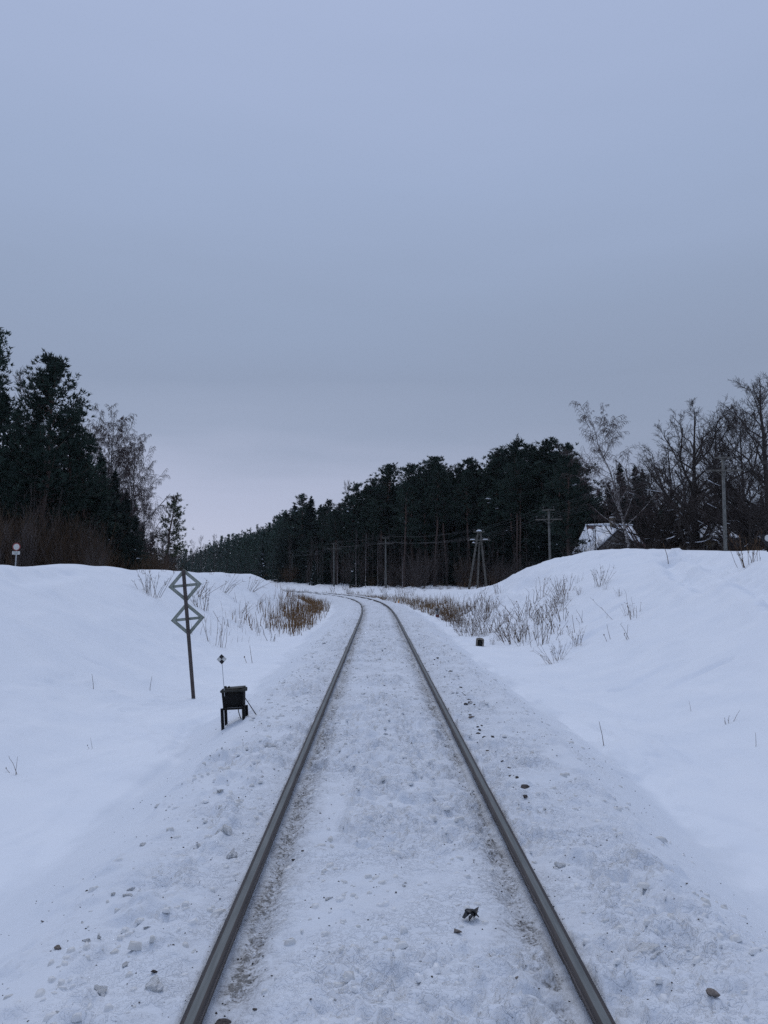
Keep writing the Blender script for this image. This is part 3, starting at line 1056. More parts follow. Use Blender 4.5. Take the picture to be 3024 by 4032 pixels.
# ------------------------------------------------------------------ telegraph line
POLES = [(2842, 1800, 52), (2163, 2006, 71), (1520, 2117, 118), (1316, 2140, 135), (1152, 2177, 180), (1040, 2226, 225), (944, 2231, 300)]
_POLE_LABEL = ['grey telegraph pole on the bank crest before the bare trees',
               'grey telegraph pole in front of the last dark pines, by the gabled house',
               'grey telegraph pole on the open snow past the curve, beside thin birches',
               'telegraph pole at the forest foot above the far rails',
               'distant telegraph pole before the grey trunks, where the bank ends',
               'small distant telegraph pole just above the bank end',
               'tiny far telegraph pole in front of the distant forest']
wire_pts = [[], [], [], [], [], []]
ARM = [(-.46, 0.0), (.46, 0.0), (-1.1, -.88), (-.42, -.88), (.36, -.88), (1.05, -.88)]


def arm(root, z, half, y, ins, parent_name='crossarm', snow=False):
    g = G().box((0, y, z), (half * 2, .10, .11), bevel=.012)
    a = obj(parent_name, g.mesh(parent_name, M['wood_grey']), root)
    for x in ins:
        g = G().tubes([(x, y, z + .05), (x, y, z + .16), (x, y, z + .17), (x, y, z + .27), (x, y, z + .31)], [.016, .016, .055, .06, .03], 8, cap=True)
        obj('insulator', g.mesh('insulator', M['insul']), a)
    if snow:
        for x0, x1 in ((-half * .8, -half * .35), (half * .3, half * .8)):
            g = G()
            g.tubes([(x0, y, z + .05), (x0 + .1, y, z + .09), (x1 - .1, y, z + .085), (x1, y, z + .05)], [.02, .055, .05, .02], 6)
            obj('snow_cap', g.mesh('snow_cap', M['snow']), a)
    return a


def tele_pole(i, px, py, d):
    t = at(px, py, d)
    zg = hz(t[0], d)
    h = t[2] - zg
    rz = R([-8, -12, 0, 6, 12, 20, 25][i])
    root = empty('telegraph_pole', (t[0], d, zg), (0, R(.5 if i == 0 else -.5), rz))
    tag(root, _POLE_LABEL[i], 'telegraph pole', 'telegraph poles along the railway')
    g = G().tubes([(0, 0, -.4), (0, 0, h * .5), (0, 0, h + .02)], [.135, .115, .095], 10, cap=True)
    pole = obj('pole', g.mesh('pole', M['concrete']), root)
    arm(root, h - .06, .58, -.13, (-.46, .46))
    a = arm(root, h - .94, 1.22, -.14, (-1.1, -.42, .36, 1.05))
    g = G()
    for q in (-1, 1):
        g.tubes([(q * .5, -.13, h - .98), (0, -.14, h - 1.38)], [.022, .022], 5)
    obj('brace', g.mesh('brace', M['wood_grey']), root)
    if i == 0:
        g = G().tubes([(0.02, -.09, .15), (0.02, -.12, .34)], [.09, .09], 4)
        g = G().box((0, -.125, .25), (.16, .01, .2))
        obj('number_plate', g.mesh('number_plate', M['white_paint']), pole)
    cz, sz = math.cos(rz), math.sin(rz)
    for k, (ax, az) in enumerate(ARM):
        lx, ly = ax, -.14
        wire_pts[k].append((t[0] + lx * cz - ly * sz, d + lx * sz + ly * cz, zg + h - .06 + az + .32))


def a_frame():
    d = 84
    t = at(1887, 2094, d)
    f1, f2, f3 = hit(1843, 2310), hit(1920, 2302), hit(1877, 2278)
    zg = hz(t[0], d)
    root = empty('three_legged_pole', (t[0], d, zg), (0, 0, R(-14)))
    tag(root, 'three-legged timber telegraph support with snow on its arms', 'telegraph pole', 'telegraph poles along the railway')
    h = t[2] - zg
    M_ = rotm(0, 0, R(14))
    for fpx, dy in ((1843, -.6), (1918, -.2), (1879, 3.2)):
        b = at(fpx, 2310, d + dy)
        b[2] = hz(b[0], b[1])
        b = M_ @ (b - np.array([t[0], d, zg]))
        tx = 0.12 * (b[0] / max(abs(b[0]), .01))
        if dy > 1:
            pts = [(b[0], b[1], b[2] - .4), (tx * .2, .35, h - 1.15)]
        else:
            pts = [(b[0], b[1], b[2] - .4), (tx, 0.02, h - .05)]
        g = G().tubes(pts, [.125, .10], 9, cap=True)
        obj('leg', g.mesh('leg', M['wood_grey']), root)
    arm(root, h - .02, .62, -.16, (-.46, .46))
    arm(root, h - .92, 1.25, -.17, (-1.1, -.42, .36, 1.05), snow=True)
    g = G().box((-.45, -.16, h - 1.25), (.7, .09, .09), bevel=.01)
    obj('short_arm', g.mesh('short_arm', M['wood_grey']), root)
    g = G()
    g.tubes([(-.33, -.12, h + .05), (-.1, -.12, h + .14), (.12, -.12, h + .11), (.30, -.12, h + .05)], [.03, .10, .09, .03], 8)
    obj('snow_cap', g.mesh('snow_cap', M['snow'], True), root)
    g = G()
    g.tubes([(-.75, -.16, h - 1.19), (-.6, -.16, h - 1.15), (-.45, -.16, h - 1.19)], [.02, .07, .02], 6)
    obj('snow_cap', g.mesh('snow_cap', M['snow'], True), root)
    cz, sz = math.cos(R(-14)), math.sin(R(-14))
    for k, (ax, az) in enumerate(ARM):
        wire_pts[k].append((t[0] + ax * cz + .17 * sz, d + ax * sz - .17 * cz, zg + h - .04 + az + .32))


for k in range(6):
    ax, az = ARM[k]
    wire_pts[k].append((43 + ax, 27.0, 10.6 + az))
tele_pole(0, *POLES[0])
tele_pole(1, *POLES[1])
a_frame()
for i in range(2, 7):
    tele_pole(i, *POLES[i])
WNAMES = ['upper wire on the house side of the telegraph poles', 'upper wire on the forest side of the telegraph poles', 'lower wire at the track-side arm tip of the poles',
          'lower wire on the track side next to the poles', 'lower wire on the forest side next to the poles', 'lower wire at the forest-side arm tip of the poles']
for k in range(6):
    P = []
    for a, b in zip(wire_pts[k][:-1], wire_pts[k][1:]):
        a, b = np.array(a), np.array(b)
        sag = 0.012 * np.linalg.norm(b - a)
        for u in np.linspace(0, 1, 11)[:-1]:
            q = a + (b - a) * u
            q[2] -= 4 * sag * u * (1 - u)
            P.append(q)
    P.append(np.array(wire_pts[k][-1]))
    g = G().tubes(np.array(P), np.full(len(P), .0055), 4)
    o = obj('telegraph_wire', g.mesh('telegraph_wire', M['wire']))
    tag(o, 'thin telegraph wire strung from pole to pole before the forest', 'wire', 'telegraph wires between the poles')


# ------------------------------------------------------------------ houses
def house_gable():
    dR, dE = 92.0, 87.5                         # ridge and eave distance
    zr = at(2390, 2068, dR)[2]
    xl, xr = at(2308, 2068, dR)[0], at(2488, 2068, dR)[0]
    ze = 4.7
    el, er = xl - 0.6, xr + 0.5
    zg = 3.0
    root = empty('gabled_house', ((xl + xr) / 2, (dR + dE) / 2, zg))
    tag(root, 'snow-roofed house with a grey front gable and a square chimney', 'house')
    T = np.array([(xl + xr) / 2, (dR + dE) / 2, zg])
    lp = lambda *p: np.array(p, float) - T
    g = G()
    dB = 2 * dR - dE
    g.box(lp((el + er) / 2, dR, (ze + zg - 1) / 2 + .0), (er - el - .8, (dR - dE) * 2 - .8, ze - zg + 1.2))
    w = obj('wall', g.mesh('wall', M['wall_grey']), root)
    g = G()
    g.quad(lp(el, dE, ze), lp(er, dE, ze), lp(xr, dR, zr), lp(xl, dR, zr))
    g.quad(lp(er, dB, ze), lp(el, dB, ze), lp(xl, dR, zr), lp(xr, dR, zr))
    g.add([lp(el, dB, ze), lp(el, dE, ze), lp(xl, dR, zr)], [(0, 1, 2)])
    g.add([lp(er, dE, ze), lp(er, dB, ze), lp(xr, dR, zr)], [(0, 1, 2)])
    rf = obj('roof', g.mesh('roof', M['roof_red']), root)
    # snow lying on the roof: full on the lower left part, patchy strips on the right
    n = np.array([0, -(zr - ze), (dR - dE)])
    n /= np.linalg.norm(n)
    up = n * .10

    def rp(u, v):
        a = np.array([el + (er - el) * u, dE, ze])
        b = np.array([xl + (xr - xl) * u, dR, zr])
        return a + (b - a) * v - T

    g = G()

    def patch(us, v0, v1):
        k = len(us)
        V = [rp(u, v) + up * h for u, v, h in [(u, v0(u), 0.05) for u in us] + [(u, v0(u) + .015, 1) for u in us] + [(u, v1(u) - .015, 1) for u in us] + [(u, v1(u), .05) for u in us]]
        idx = np.arange(4 * k).reshape(4, k)
        g.add(V, np.stack([idx[:-1, :-1], idx[:-1, 1:], idx[1:, 1:], idx[1:, :-1]], -1).reshape(-1, 4))

    us = np.linspace(0, .5, 14)
    patch(us, lambda u: 0.0, lambda u: min(.975, .80 + .5 * u + .04 * math.sin(37 * u)))
    for u0, u1, a, b in ((.52, .60, .3, .98), (.62, .645, .25, .93), (.66, .68, .35, .95), (.70, .73, .3, .9), (.75, .77, .4, .96), (.79, .83, .3, .97), (.86, .88, .35, .9), (.91, .97, .3, .96)):
        patch(np.linspace(u0, u1, 3), lambda u: a + .02 * math.sin(90 * u), lambda u: b)
    k3 = np.array([-.05, -.02, .09])
    g.add([lp(el, dB, ze) + k3, lp(el, dE, ze) + k3, lp(xl, dR, zr) + k3 * .6], [(0, 1, 2)])
    obj('roof_snow', g.mesh('roof_snow', M['snow'], True), rf)
    g = G().tubes([lp(xl - .1, dR, zr + .02), lp((xl + xr) / 2, dR - .05, zr + .08), lp(xr + .1, dR, zr + .02)], [.10, .17, .10], 8)
    obj('ridge_snow', g.mesh('ridge_snow', M['snow'], True), rf)
    xc = at(2409, 2060, dR)[0]
    g = G().box(lp(xc, dR - .2, zr + .1), (.55, .55, 1.5))
    g.box(lp(xc, dR - .2, zr + .80), (.68, .68, .12))
    ch = obj('chimney', g.mesh('chimney', M['brick']), rf)
    g = G().box(lp(xc, dR - .2, zr + .92), (.6, .6, .12), bevel=.05)
    obj('chimney_snow', g.mesh('chimney_snow', M['snow']), ch)
    # front gable wing
    dG = 85.0
    ap = at(2432, 2092, dG)
    k = 1.12
    hgt = ap[2] - 3.2
    half = hgt * k * .95
    g = G().prism([(ap[0] - half - T[0], 3.2 - T[2]), (ap[0] + half - T[0], 3.2 - T[2]), (ap[0] - T[0], ap[2] - T[2])], dG - T[1], dG + .15 - T[1])
    gw = obj('gable_wall', g.mesh('gable_wall', M['wall_grey']), root)
    g = G().box((ap[0] - T[0] + .1, dG - .03 - T[1], ap[2] - 2.2 - T[2]), (.7, .05, .8))
    wd = obj('window', g.mesh('window', M['window']), gw)
    g = G()
    for q in (-1, 1):
        g.box((ap[0] - T[0] + .1 + q * .38, dG - .05 - T[1], ap[2] - 2.2 - T[2]), (.06, .05, .92))
        g.box((ap[0] - T[0] + .1, dG - .05 - T[1], ap[2] - 2.2 + q * .43 - T[2]), (.70, .05, .06))
    obj('window_frame', g.mesh('window_frame', M['white_paint']), wd)
    g, g2 = G(), G()
    for q in (-1, 1):
        a, b = np.array([ap[0], dG - .35, ap[2] + .05]), np.array([ap[0] + q * (half + .3), dG - .35, 3.0])
        c, e = a + np.array([0, 4.6, 0]), b + np.array([0, 4.6, 0])
        th = np.array([0, 0, .10])
        V = [a - T, b - T, e - T, c - T, a + th - T, b + th - T, e + th - T, c + th - T]
        g.add(V, [(0, 1, 2, 3), (4, 7, 6, 5), (0, 4, 5, 1), (1, 5, 6, 2), (2, 6, 7, 3), (3, 7, 4, 0)])
        sh = np.array([0, .25, .11])
        V = [a + sh - T, b + sh - T, e + sh - T, c + sh - T, a + sh + th * 1.6 - T, b + sh + th * 1.6 - T, e + sh + th * 1.6 - T, c + sh + th * 1.6 - T]
        if q < 0:
            g2.add(V, [(0, 1, 2, 3), (4, 7, 6, 5), (0, 4, 5, 1), (1, 5, 6, 2), (2, 6, 7, 3), (3, 7, 4, 0)])
    gr = obj('gable_roof', g.mesh('gable_roof', M['barge']), root)
    obj('roof_snow', g2.mesh('roof_snow', M['snow']), gr)


def house_hip():
    d = 73.0
    zr, ze = at(2820, 2070, d)[2], at(2820, 2120, d - 4)[2]
    x0, x1 = at(2772, 2070, d)[0], at(2855, 2070, d)[0]
    e0, e1 = at(2722, 2120, d - 4)[0], at(2935, 2120, d - 4)[0]
    zg = 2.9
    T = np.array([(x0 + x1) / 2, d, zg])
    root = empty('hip_roofed_house', T)
    tag(root, 'pale house under a snowy hipped roof, half hidden by bare branches', 'house')
    lp = lambda *p: np.array(p, float) - T
    g = G().box(lp((e0 + e1) / 2, d, (zg + ze) / 2 - .3), (e1 - e0 - .7, 7.3, ze - zg + .6))
    w = obj('wall', g.mesh('wall', M['wall_cream']), root)
    for k in range(3):
        xx = e0 + (e1 - e0) * (.22 + .28 * k)
        g = G().box(lp(xx, d - 3.66, ze - 1.15), (.8, .05, .95))
        wd = obj('window', g.mesh('window', M['window']), w)
        g = G()
        for q in (-1, 1):
            g.box(lp(xx + q * .43, d - 3.69, ze - 1.15), (.07, .06, 1.1))
            g.box(lp(xx, d - 3.69, ze - 1.15 + q * .51), (.79, .06, .07))
        obj('window_frame', g.mesh('window_frame', M['white_paint']), wd)
    for nm, mt, dz, sh in (('roof', M['barge'], 0, 1.0), ('roof_snow', M['snow'], .12, .97)):
        g = G()
        xm = (e0 + e1) / 2
        a0, a1 = xm + (e0 - xm) * sh, xm + (e1 - xm) * sh
        dy = 4 * sh
        A, B, C_, D_ = lp(a0, d - dy, ze + dz), lp(a1, d - dy, ze + dz), lp(a1, d + dy, ze + dz), lp(a0, d + dy, ze + dz)
        P, Q = lp(x0, d, zr + dz), lp(x1, d, zr + dz)
        g.quad(A, B, Q, P)
        g.quad(C_, D_, P, Q)
        g.add([D_, A, P], [(0, 1, 2)])
        g.add([B, C_, Q], [(0, 1, 2)])
        lo = np.array([0, 0, -.14])
        g.quad(A + lo, B + lo, B, A)
        g.quad(B + lo, C_ + lo, C_, B)
        g.quad(D_ + lo, A + lo, A, D_)
        if nm == 'roof':
            rf = obj(nm, g.mesh(nm, mt), root)
        else:
            obj(nm, g.mesh(nm, mt), rf)
    xc = at(2776, 2062, d)[0]
    g = G().box(lp(xc, d, zr + .1), (.7, .6, .8))
    obj('chimney', g.mesh('chimney', M['brick_red']), rf)


house_gable()
house_hip()


# ------------------------------------------------------------------ trees
def unit(v):
    return v / (np.linalg.norm(v, axis=-1, keepdims=True) + 1e-9)


def needle_tufts(g, C, D, k, ln, wd, spread, rg, m=0):
    n = len(C)
    d = unit(np.repeat(D, k, 0) + spread * rg.normal(size=(n * k, 3)))
    c = np.repeat(C, k, 0) + rg.normal(size=(n * k, 3)) * ln * .16
    sd = unit(np.cross(d, rg.normal(size=(n * k, 3))))
    l_ = (ln * rg.uniform(.6, 1.25, n * k))[:, None]
    w_ = (wd * rg.uniform(.6, 1.3, n * k))[:, None]
    V = np.stack([c - sd * w_ / 2, c + sd * w_ / 2, c + d * l_], 1).reshape(-1, 3)
    g.add(V, np.arange(len(V)).reshape(-1, 3), m=m)


def bez(p0, d0, L, up, rg, k=5, wob=.12):
    """a limb as k points: starts along d0 and bends by up"""
    P = [np.array(p0, float)]
    d = np.array(d0, float)
    for i in range(k - 1):
        d = d + np.array([0, 0, up / (k - 1)]) + rg.normal(size=3) * wob
        d /= np.linalg.norm(d)
        P.append(P[-1] + d * L / (k - 1))
    return np.array(P)


def snow_dabs(g, C, size, rg):
    for c in C:
        a = rg.uniform(.7, 1.4) * size
        th = rg.uniform(0, 2 * math.pi)
        ax = np.array([math.cos(th), math.sin(th), rg.uniform(-.35, .1)]) * a
        g.tubes(np.array([c - ax, c - ax * .4 + [0, 0, a * .12], c + ax * .4 + [0, 0, a * .12], c + ax]), np.array([.03, .28, .26, .03]) * a * np.array([1, 1, 1, 1]), 5)


def pine_proto(seed, h=20.0, cb=.45, lmax=2.6, dens=1.0, nb=52, tl=.42, tw=.10, mat='needle', bend=0.0, top='round', snow=0):
    rg = np.random.default_rng(seed)
    tr, cr, sn = G(), G(), G()
    k = 9
    zz = np.linspace(-.4, h, k)
    wob = np.cumsum(rg.normal(size=(k, 2)) * .09, 0)
    TP = np.stack([wob[:, 0] + bend * (zz / h) ** 2 * 2, wob[:, 1], zz], 1)
    tr.tubes(TP, np.interp(zz, [-.4, 1, h * .6, h], [.30, .23, .14, .025]), 7)
    C, D, dabs = [], [], []
    for i in range(nb):
        u = (i + rg.uniform(0, 1)) / nb
        z = h * (cb + (1 - cb) * u * .985)
        p = np.array([np.interp(z, zz, TP[:, 0]), np.interp(z, zz, TP[:, 1]), z])
        prof = (min(1, u * 3.2 + .55)) * (1 - u ** 3.2 * .74) if top == 'round' else (1 - u) ** .8 + .08
        L = lmax * prof * rg.uniform(.6, 1.2)
        az = rg.uniform(0, 2 * math.pi) if True else 0
        el = R(-8 + 55 * u + rg.normal() * 10)
        d = np.array([math.cos(az) * math.cos(el), math.sin(az) * math.cos(el), math.sin(el)])
        P = bez(p, d, L, .55, rg, 5)
        tr.tubes(P, np.linspace(.05, .012, 5) * (1.1 - .5 * u), 3, m=0)
        nt = max(4, int(L * 5.5 * dens))
        f = rg.uniform(.28, 1.02, nt)
        ii = np.clip(f * 4, 0, 3.999)
        i0 = ii.astype(int)
        q = P[i0] + (P[i0 + 1] - P[i0]) * (ii - i0)[:, None]
        off = rg.normal(size=(nt, 3)) * np.array([.30, .30, .17]) * (.5 + .35 * L)
        C.append(q + off * f[:, None])
        D.append(unit(d[None] * .6 + off * 1.2 + np.array([0, 0, .75])))
        if snow and rg.random() < snow:
            dabs.append(P[3] + [0, 0, .12])
    # leader
    C.append(np.stack([np.full(10, TP[-1, 0]), np.full(10, TP[-1, 1]), h - rg.uniform(-.25, 1.0, 10)], 1) + rg.normal(size=(10, 3)) * .14)
    D.append(np.tile([0, 0, 1.0], (10, 1)))
    needle_tufts(cr, np.concatenate(C), np.concatenate(D), 9, tl, tw, .62, rg)
    parts = [('trunk', tr.mesh('trunk', M['pine_bark'])), ('crown', cr.mesh('crown', M[mat]))]
    if dabs:
        snow_dabs(sn, dabs, .38, rg)
        parts.append(('snow_patches', sn.mesh('snow_patches', M['snow'], True)))
    return dict(name='pine_tree', cat='pine tree', h=h, parts=parts)


def spruce_proto(seed, h=16.0, rb=2.3, cb=.06, dens=1.0, snow=0, mat='needle_dark', step=.36):
    rg = np.random.default_rng(seed)
    tr, cr, sn = G(), G(), G()
    tr.tubes(np.array([(0, 0, -.4), (0.04, 0, h * .5), (0, 0, h)]), np.array([.22, .12, .015]), 6)
    C, D, dabs = [], [], []
    z = h * cb
    while z < h - .25:
        u = (z / h - cb) / (1 - cb)
        Lr = rb * (1 - u) ** .85 * rg.uniform(.75, 1.15) + .12
        n = max(4, int(7 + 4 * (1 - u)))
        for j in range(n):
            az = rg.uniform(0, 2 * math.pi)
            L = Lr * rg.uniform(.65, 1.15)
            el = R(-6 - 20 * (1 - u) + 45 * u * u + rg.normal() * 7)
            d = np.array([math.cos(az) * math.cos(el), math.sin(az) * math.cos(el), math.sin(el)])
            P = bez((0, 0, z + rg.uniform(-.12, .12)), d, L, .28, rg, 4, .05)
            m = max(3, int(L * 4.6 * dens))
            f = rg.uniform(.15, 1.03, m)
            ii = np.clip(f * 3, 0, 2.999)
            i0 = ii.astype(int)
            q = P[i0] + (P[i0 + 1] - P[i0]) * (ii - i0)[:, None]
            sdv = np.array([-math.sin(az), math.cos(az), 0])
            q = q + sdv[None] * (rg.normal(size=(m, 1)) * .16 * L * (1.15 - f[:, None])) + np.array([0, 0, -.05])
            C.append(q)
            D.append(unit(d[None] + sdv[None] * rg.normal(size=(m, 1)) * .7 + np.array([0, 0, -.35])))
            if snow and rg.random() < snow and L > .5:
                dabs.append(P[2] + np.array([0, 0, .10]))
        z += step * rg.uniform(.8, 1.2)
    C.append(np.stack([rg.normal(size=12) * .05, rg.normal(size=12) * .05, h - np.linspace(-.25, .9, 12)], 1))
    D.append(np.tile([0, 0, 1.0], (12, 1)))
    needle_tufts(cr, np.concatenate(C), np.concatenate(D), 7, .36, .12, .5, rg)
    parts = [('trunk', tr.mesh('trunk', M['bark'])), ('crown', cr.mesh('crown', M[mat]))]
    if dabs:
        snow_dabs(sn, dabs, .26, rg)
        parts.append(('snow_patches', sn.mesh('snow_patches', M['snow'], True)))
    return dict(name='spruce_tree', cat='spruce tree', h=h, parts=parts)


def bare_proto(seed, kind, h=16.0, name='bare_tree', cat='bare tree', mat='twig', bark='bark', tr_r=.22, levels=None, fork=.35, snow=0.0, lean=0.0, minr=.010, dome=0.0, dlo=.30):
    """leafless broadleaf: recursive limbs; trunk+main limbs are one part, the twigs another"""
    rg = np.random.default_rng(seed)
    tr, cr, sn = G(), G(), G()
    K = 5
    lv = levels
    branches = []
    k = 8
    zz = np.linspace(-.4, h * .97, k)
    wob = np.cumsum(rg.normal(size=(k, 2)) * (.10 if kind != 'sapling' else .05) * h / 16, 0)
    TP = np.stack([wob[:, 0] + lean * np.maximum(zz, 0) / h, wob[:, 1], zz], 1)
    TR = np.interp(zz, [-.4, .5, h * .5, h], [tr_r * 1.25, tr_r, tr_r * .55, minr * 1.2])
    tr.tubes(TP, TR, 7)
    cur = [(TP, TR, 0)]
    polys = {1: [], 2: [], 3: [], 4: []}
    for L in range(1, len(lv) + 1):
        cnt, ang, ratio, grav, lo, rr = lv[L - 1]
        nxt = []
        for (P, Rr, _l) in cur:
            plen = np.linalg.norm(np.diff(P, axis=0), axis=1).sum()
            n = cnt if L == 1 else max(1, int(cnt * rg.uniform(.7, 1.3)))
            for j in range(n):
                f = lo + (1 - lo) * ((j + rg.uniform(0, 1)) / n)
                ii = min(f * (len(P) - 1), len(P) - 1.001)
                i0 = int(ii)
                p = P[i0] + (P[i0 + 1] - P[i0]) * (ii - i0)
                r0 = Rr[i0] + (Rr[i0 + 1] - Rr[i0]) * (ii - i0)
                t = unit(P[i0 + 1] - P[i0])
                s_ = unit(np.cross(t, rg.normal(size=3)))
                a = R(ang * rg.uniform(.65, 1.3))
                d = t * math.cos(a) + s_ * math.sin(a)
                tl = ratio * plen * rg.uniform(.65, 1.25) * (1 - .55 * f if L == 1 else 1 - .3 * f)
                if L == 1 and kind == 'oak':
                    tl = ratio * h * rg.uniform(.75, 1.15) * (1 - .45 * (f - lo) / (1 - lo))
                if L == 1 and dome:
                    uu = (j + rg.uniform(0, 1)) / n
                    uu = uu ** .85
                    tz = h * (dlo + .05 + (.95 - dlo) * uu)
                    rd = dome * math.sqrt(max(.04, 1 - ((uu - .28) / .76) ** 2)) * rg.uniform(.35, 1.0)
                    az = rg.uniform(0, 6.283)
                    z0 = max(h * .16, tz - rd * rg.uniform(.9, 1.5) - h * .06)
                    z0 = min(z0, h * .86)
                    p = np.array([np.interp(z0, zz, TP[:, 0]), np.interp(z0, zz, TP[:, 1]), z0])
                    r0 = np.interp(z0, zz, TR)
                    e_ = np.array([TP[-1, 0] * tz / h + rd * math.cos(az), TP[-1, 1] * tz / h + rd * math.sin(az), tz])
                    c_ = p * .55 + e_ * .45 + np.array([math.cos(az), math.sin(az), 0]) * rd * (.22 if kind == 'oak' else .02)
                    tt = np.linspace(0, 1, K)[:, None]
                    q = p * (1 - tt) ** 2 + 2 * c_ * tt * (1 - tt) + e_ * tt ** 2
                    q[1:] += rg.normal(size=(K - 1, 3)) * (.05 if kind == 'oak' else .025) * np.linalg.norm(e_ - p) * (1 if kind == 'oak' else .8)
                else:
                    q = bez(p, d, max(tl, .25), grav, rg, K, (.16 if kind == 'oak' else .09))
                ra = max(min(r0 * rr, r0 * .9), minr)
                rad = np.linspace(ra, max(ra * .38, minr * .8), K)
                nxt.append((q, rad, L))
                polys[L].append((q, rad))
        cur = nxt
    for L, pl in polys.items():
        if not pl:
            continue
        P = np.stack([a for a, _ in pl])
        Rr = np.stack([b for _, b in pl])
        (tr if L == 1 and kind != 'sapling' else cr).tubes(P, Rr, 5 if L == 1 else 3)
        if snow and L <= 2:
            for q, rad in pl:
                dv = q[-1] - q[0]
                if abs(dv[2]) / (np.linalg.norm(dv) + 1e-6) < .62 and rg.random() < snow and rad[0] > .03:
                    a_, b_ = sorted(rg.uniform(0, 1, 2))
                    b_ = min(1, a_ + max(.3, b_ - a_))
                    u = np.linspace(a_ * 4, b_ * 4, 6)
                    pp = np.stack([np.interp(u, np.arange(5), q[:, c]) for c in range(3)], 1)
                    rr_ = np.interp(u, np.arange(5), rad)
                    pp[:, 2] += rr_ * .8
                    wv = rr_ * rg.uniform(.75, 1.1, 6)
                    wv[0] = wv[-1] = .01
                    sn.tubes(pp, np.maximum(wv, .02), 5)
    parts = [('trunk', tr.mesh('trunk', M[bark])), ('crown', cr.mesh('crown', M[mat]))]
    if sn.n:
        parts.append(('branch_snow', sn.mesh('branch_snow', M['snow'], True)))
    return dict(name=name, cat=cat, h=h, parts=parts)


def shrub_proto(seed, h=4.0, n=22, spread=1.6, mat='brush', name='bare_shrub', cat='shrub', tw=10, r0=.02):
    rg = np.random.default_rng(seed)
    st, tg = G(), G()
    A, RA, B, RB = [], [], [], []
    for i in range(n):
        b = np.array([rg.normal() * spread * .13, rg.normal() * spread * .13, -.3])
        d = unit(np.array([rg.normal() * .22 + b[0] * .5, rg.normal() * .22 + b[1] * .5, 1.0]))
        L = h * rg.uniform(.5, 1.05)
        P = bez(b, d, L, .1, rg, 5, .07)
        A.append(P)
        RA.append(np.linspace(r0, r0 * .35, 5))
        for j in range(tw):
            f = rg.uniform(.25, .98) * 4
            i0 = min(int(f), 3)
            p = P[i0] + (P[i0 + 1] - P[i0]) * (f - i0)
            az = rg.uniform(0, 2 * math.pi)
            d2 = unit(np.array([math.cos(az) * .55, math.sin(az) * .55, .9]))
            B.append(bez(p, d2, L * rg.uniform(.12, .32), .2, rg, 4, .12))
            RB.append(np.linspace(r0 * .45, r0 * .25, 4))
    st.tubes(np.array(A), np.array(RA), 3)
    tg.tubes(np.array(B), np.array(RB), 3)
    return dict(name=name, cat=cat, h=h, parts=[('stem', st.mesh('stem', M[mat])), ('twigs', tg.mesh('twigs', M[mat]))])


def true_height(proto):
    if 'hz' not in proto:
        top = 0
        for _n, me in proto['parts']:
            co_ = np.empty(len(me.vertices) * 3, np.float32)
            me.vertices.foreach_get('co', co_)
            top = max(top, np.percentile(co_[2::3], 99.95))
        proto['hz'] = float(top)
    return proto['hz']


def plant(proto, x, y, h, label, group=None, rz=None, wide=1.0, lean=(0, 0), sink=.15, name=None):
    z = hz(x, y) - sink
    s = h / true_height(proto)
    rz = random.uniform(0, 6.283) if rz is None else rz
    root = empty(name or proto['name'], (x, y, z), (lean[0], lean[1], rz), (s * wide, s * wide, s))
    tag(root, label, proto['cat'], group)
    for pn, me in proto['parts']:
        c = obj(pn, me, root)
        if 'snow' in pn:
            c['kind'] = 'stuff'
    return root


def plant_px(proto, px, topy, d, label, group=None, **kw):
    t = at(px, topy, d)
    h = t[2] - hz(t[0], d) + .15
    return plant(proto, t[0], d, max(h, .8), label, group, **kw)


BIRCH = [(46, 34, .46, .25, .24, .42), (13, 36, .26, -.5, .25, .5), (13, 34, .62, -2.8, .12, .55)]
BIRCH2 = [(24, 44, .36, .5, .33, .42), (11, 40, .38, -.2, .15, .5), (11, 38, .50, -2.6, .12, .55)]
OAK = [(26, 50, .42, .45, .20, .6), (9, 40, .34, .3, .25, .5), (7, 40, .42, .2, .15, .55), (5, 38, .48, .15, .15, .6)]
ASH = [(26, 38, .44, .45, .22, .5), (10, 38, .42, .35, .18, .55), (8, 36, .42, .3, .12, .6), (4, 34, .48, .2, .15, .6)]
SAP = [(20, 30, .20, .3, .25, .45), (5, 30, .5, .2, .2, .6)]

PINES = [pine_proto(100 + i, cb=[.36, .44, .32, .50, .40, .30][i], lmax=[3.0, 2.7, 3.3, 2.7, 3.1, 3.2][i], nb=[64, 58, 70, 54, 64, 72][i], dens=1.15, tw=.12, snow=.03) for i in range(6)]
PINES_TALL = [pine_proto(120 + i, cb=.52 + .04 * i, lmax=2.8, nb=54, dens=1.1, tw=.12, bend=[.0, .3, -.2][i]) for i in range(3)]
PINE_NEAR = [pine_proto(140, cb=.22, lmax=3.9, nb=125, dens=1.7, tl=.36, tw=.10, snow=.02), pine_proto(141, cb=.22, lmax=3.9, nb=115, dens=1.6, tl=.36, tw=.10)]
PINE_THIN = pine_proto(150, h=14, cb=.34, lmax=2.9, nb=54, dens=1.1, tl=.38, tw=.09, mat='needle_pale', bend=.55)
SPRUCES = [spruce_proto(200 + i, h=16, rb=[2.9, 3.3, 2.5, 3.1][i], snow=[.0, .02, .03, .0][i]) for i in range(4)]
SPRUCE_SNOW = [spruce_proto(220 + i, h=8, rb=1.9, step=.33, snow=.14 + .06 * i) for i in range(2)]
SPRUCE_BIG = spruce_proto(230, h=16, rb=3.4, cb=.02, snow=.05, dens=1.1, step=.42)
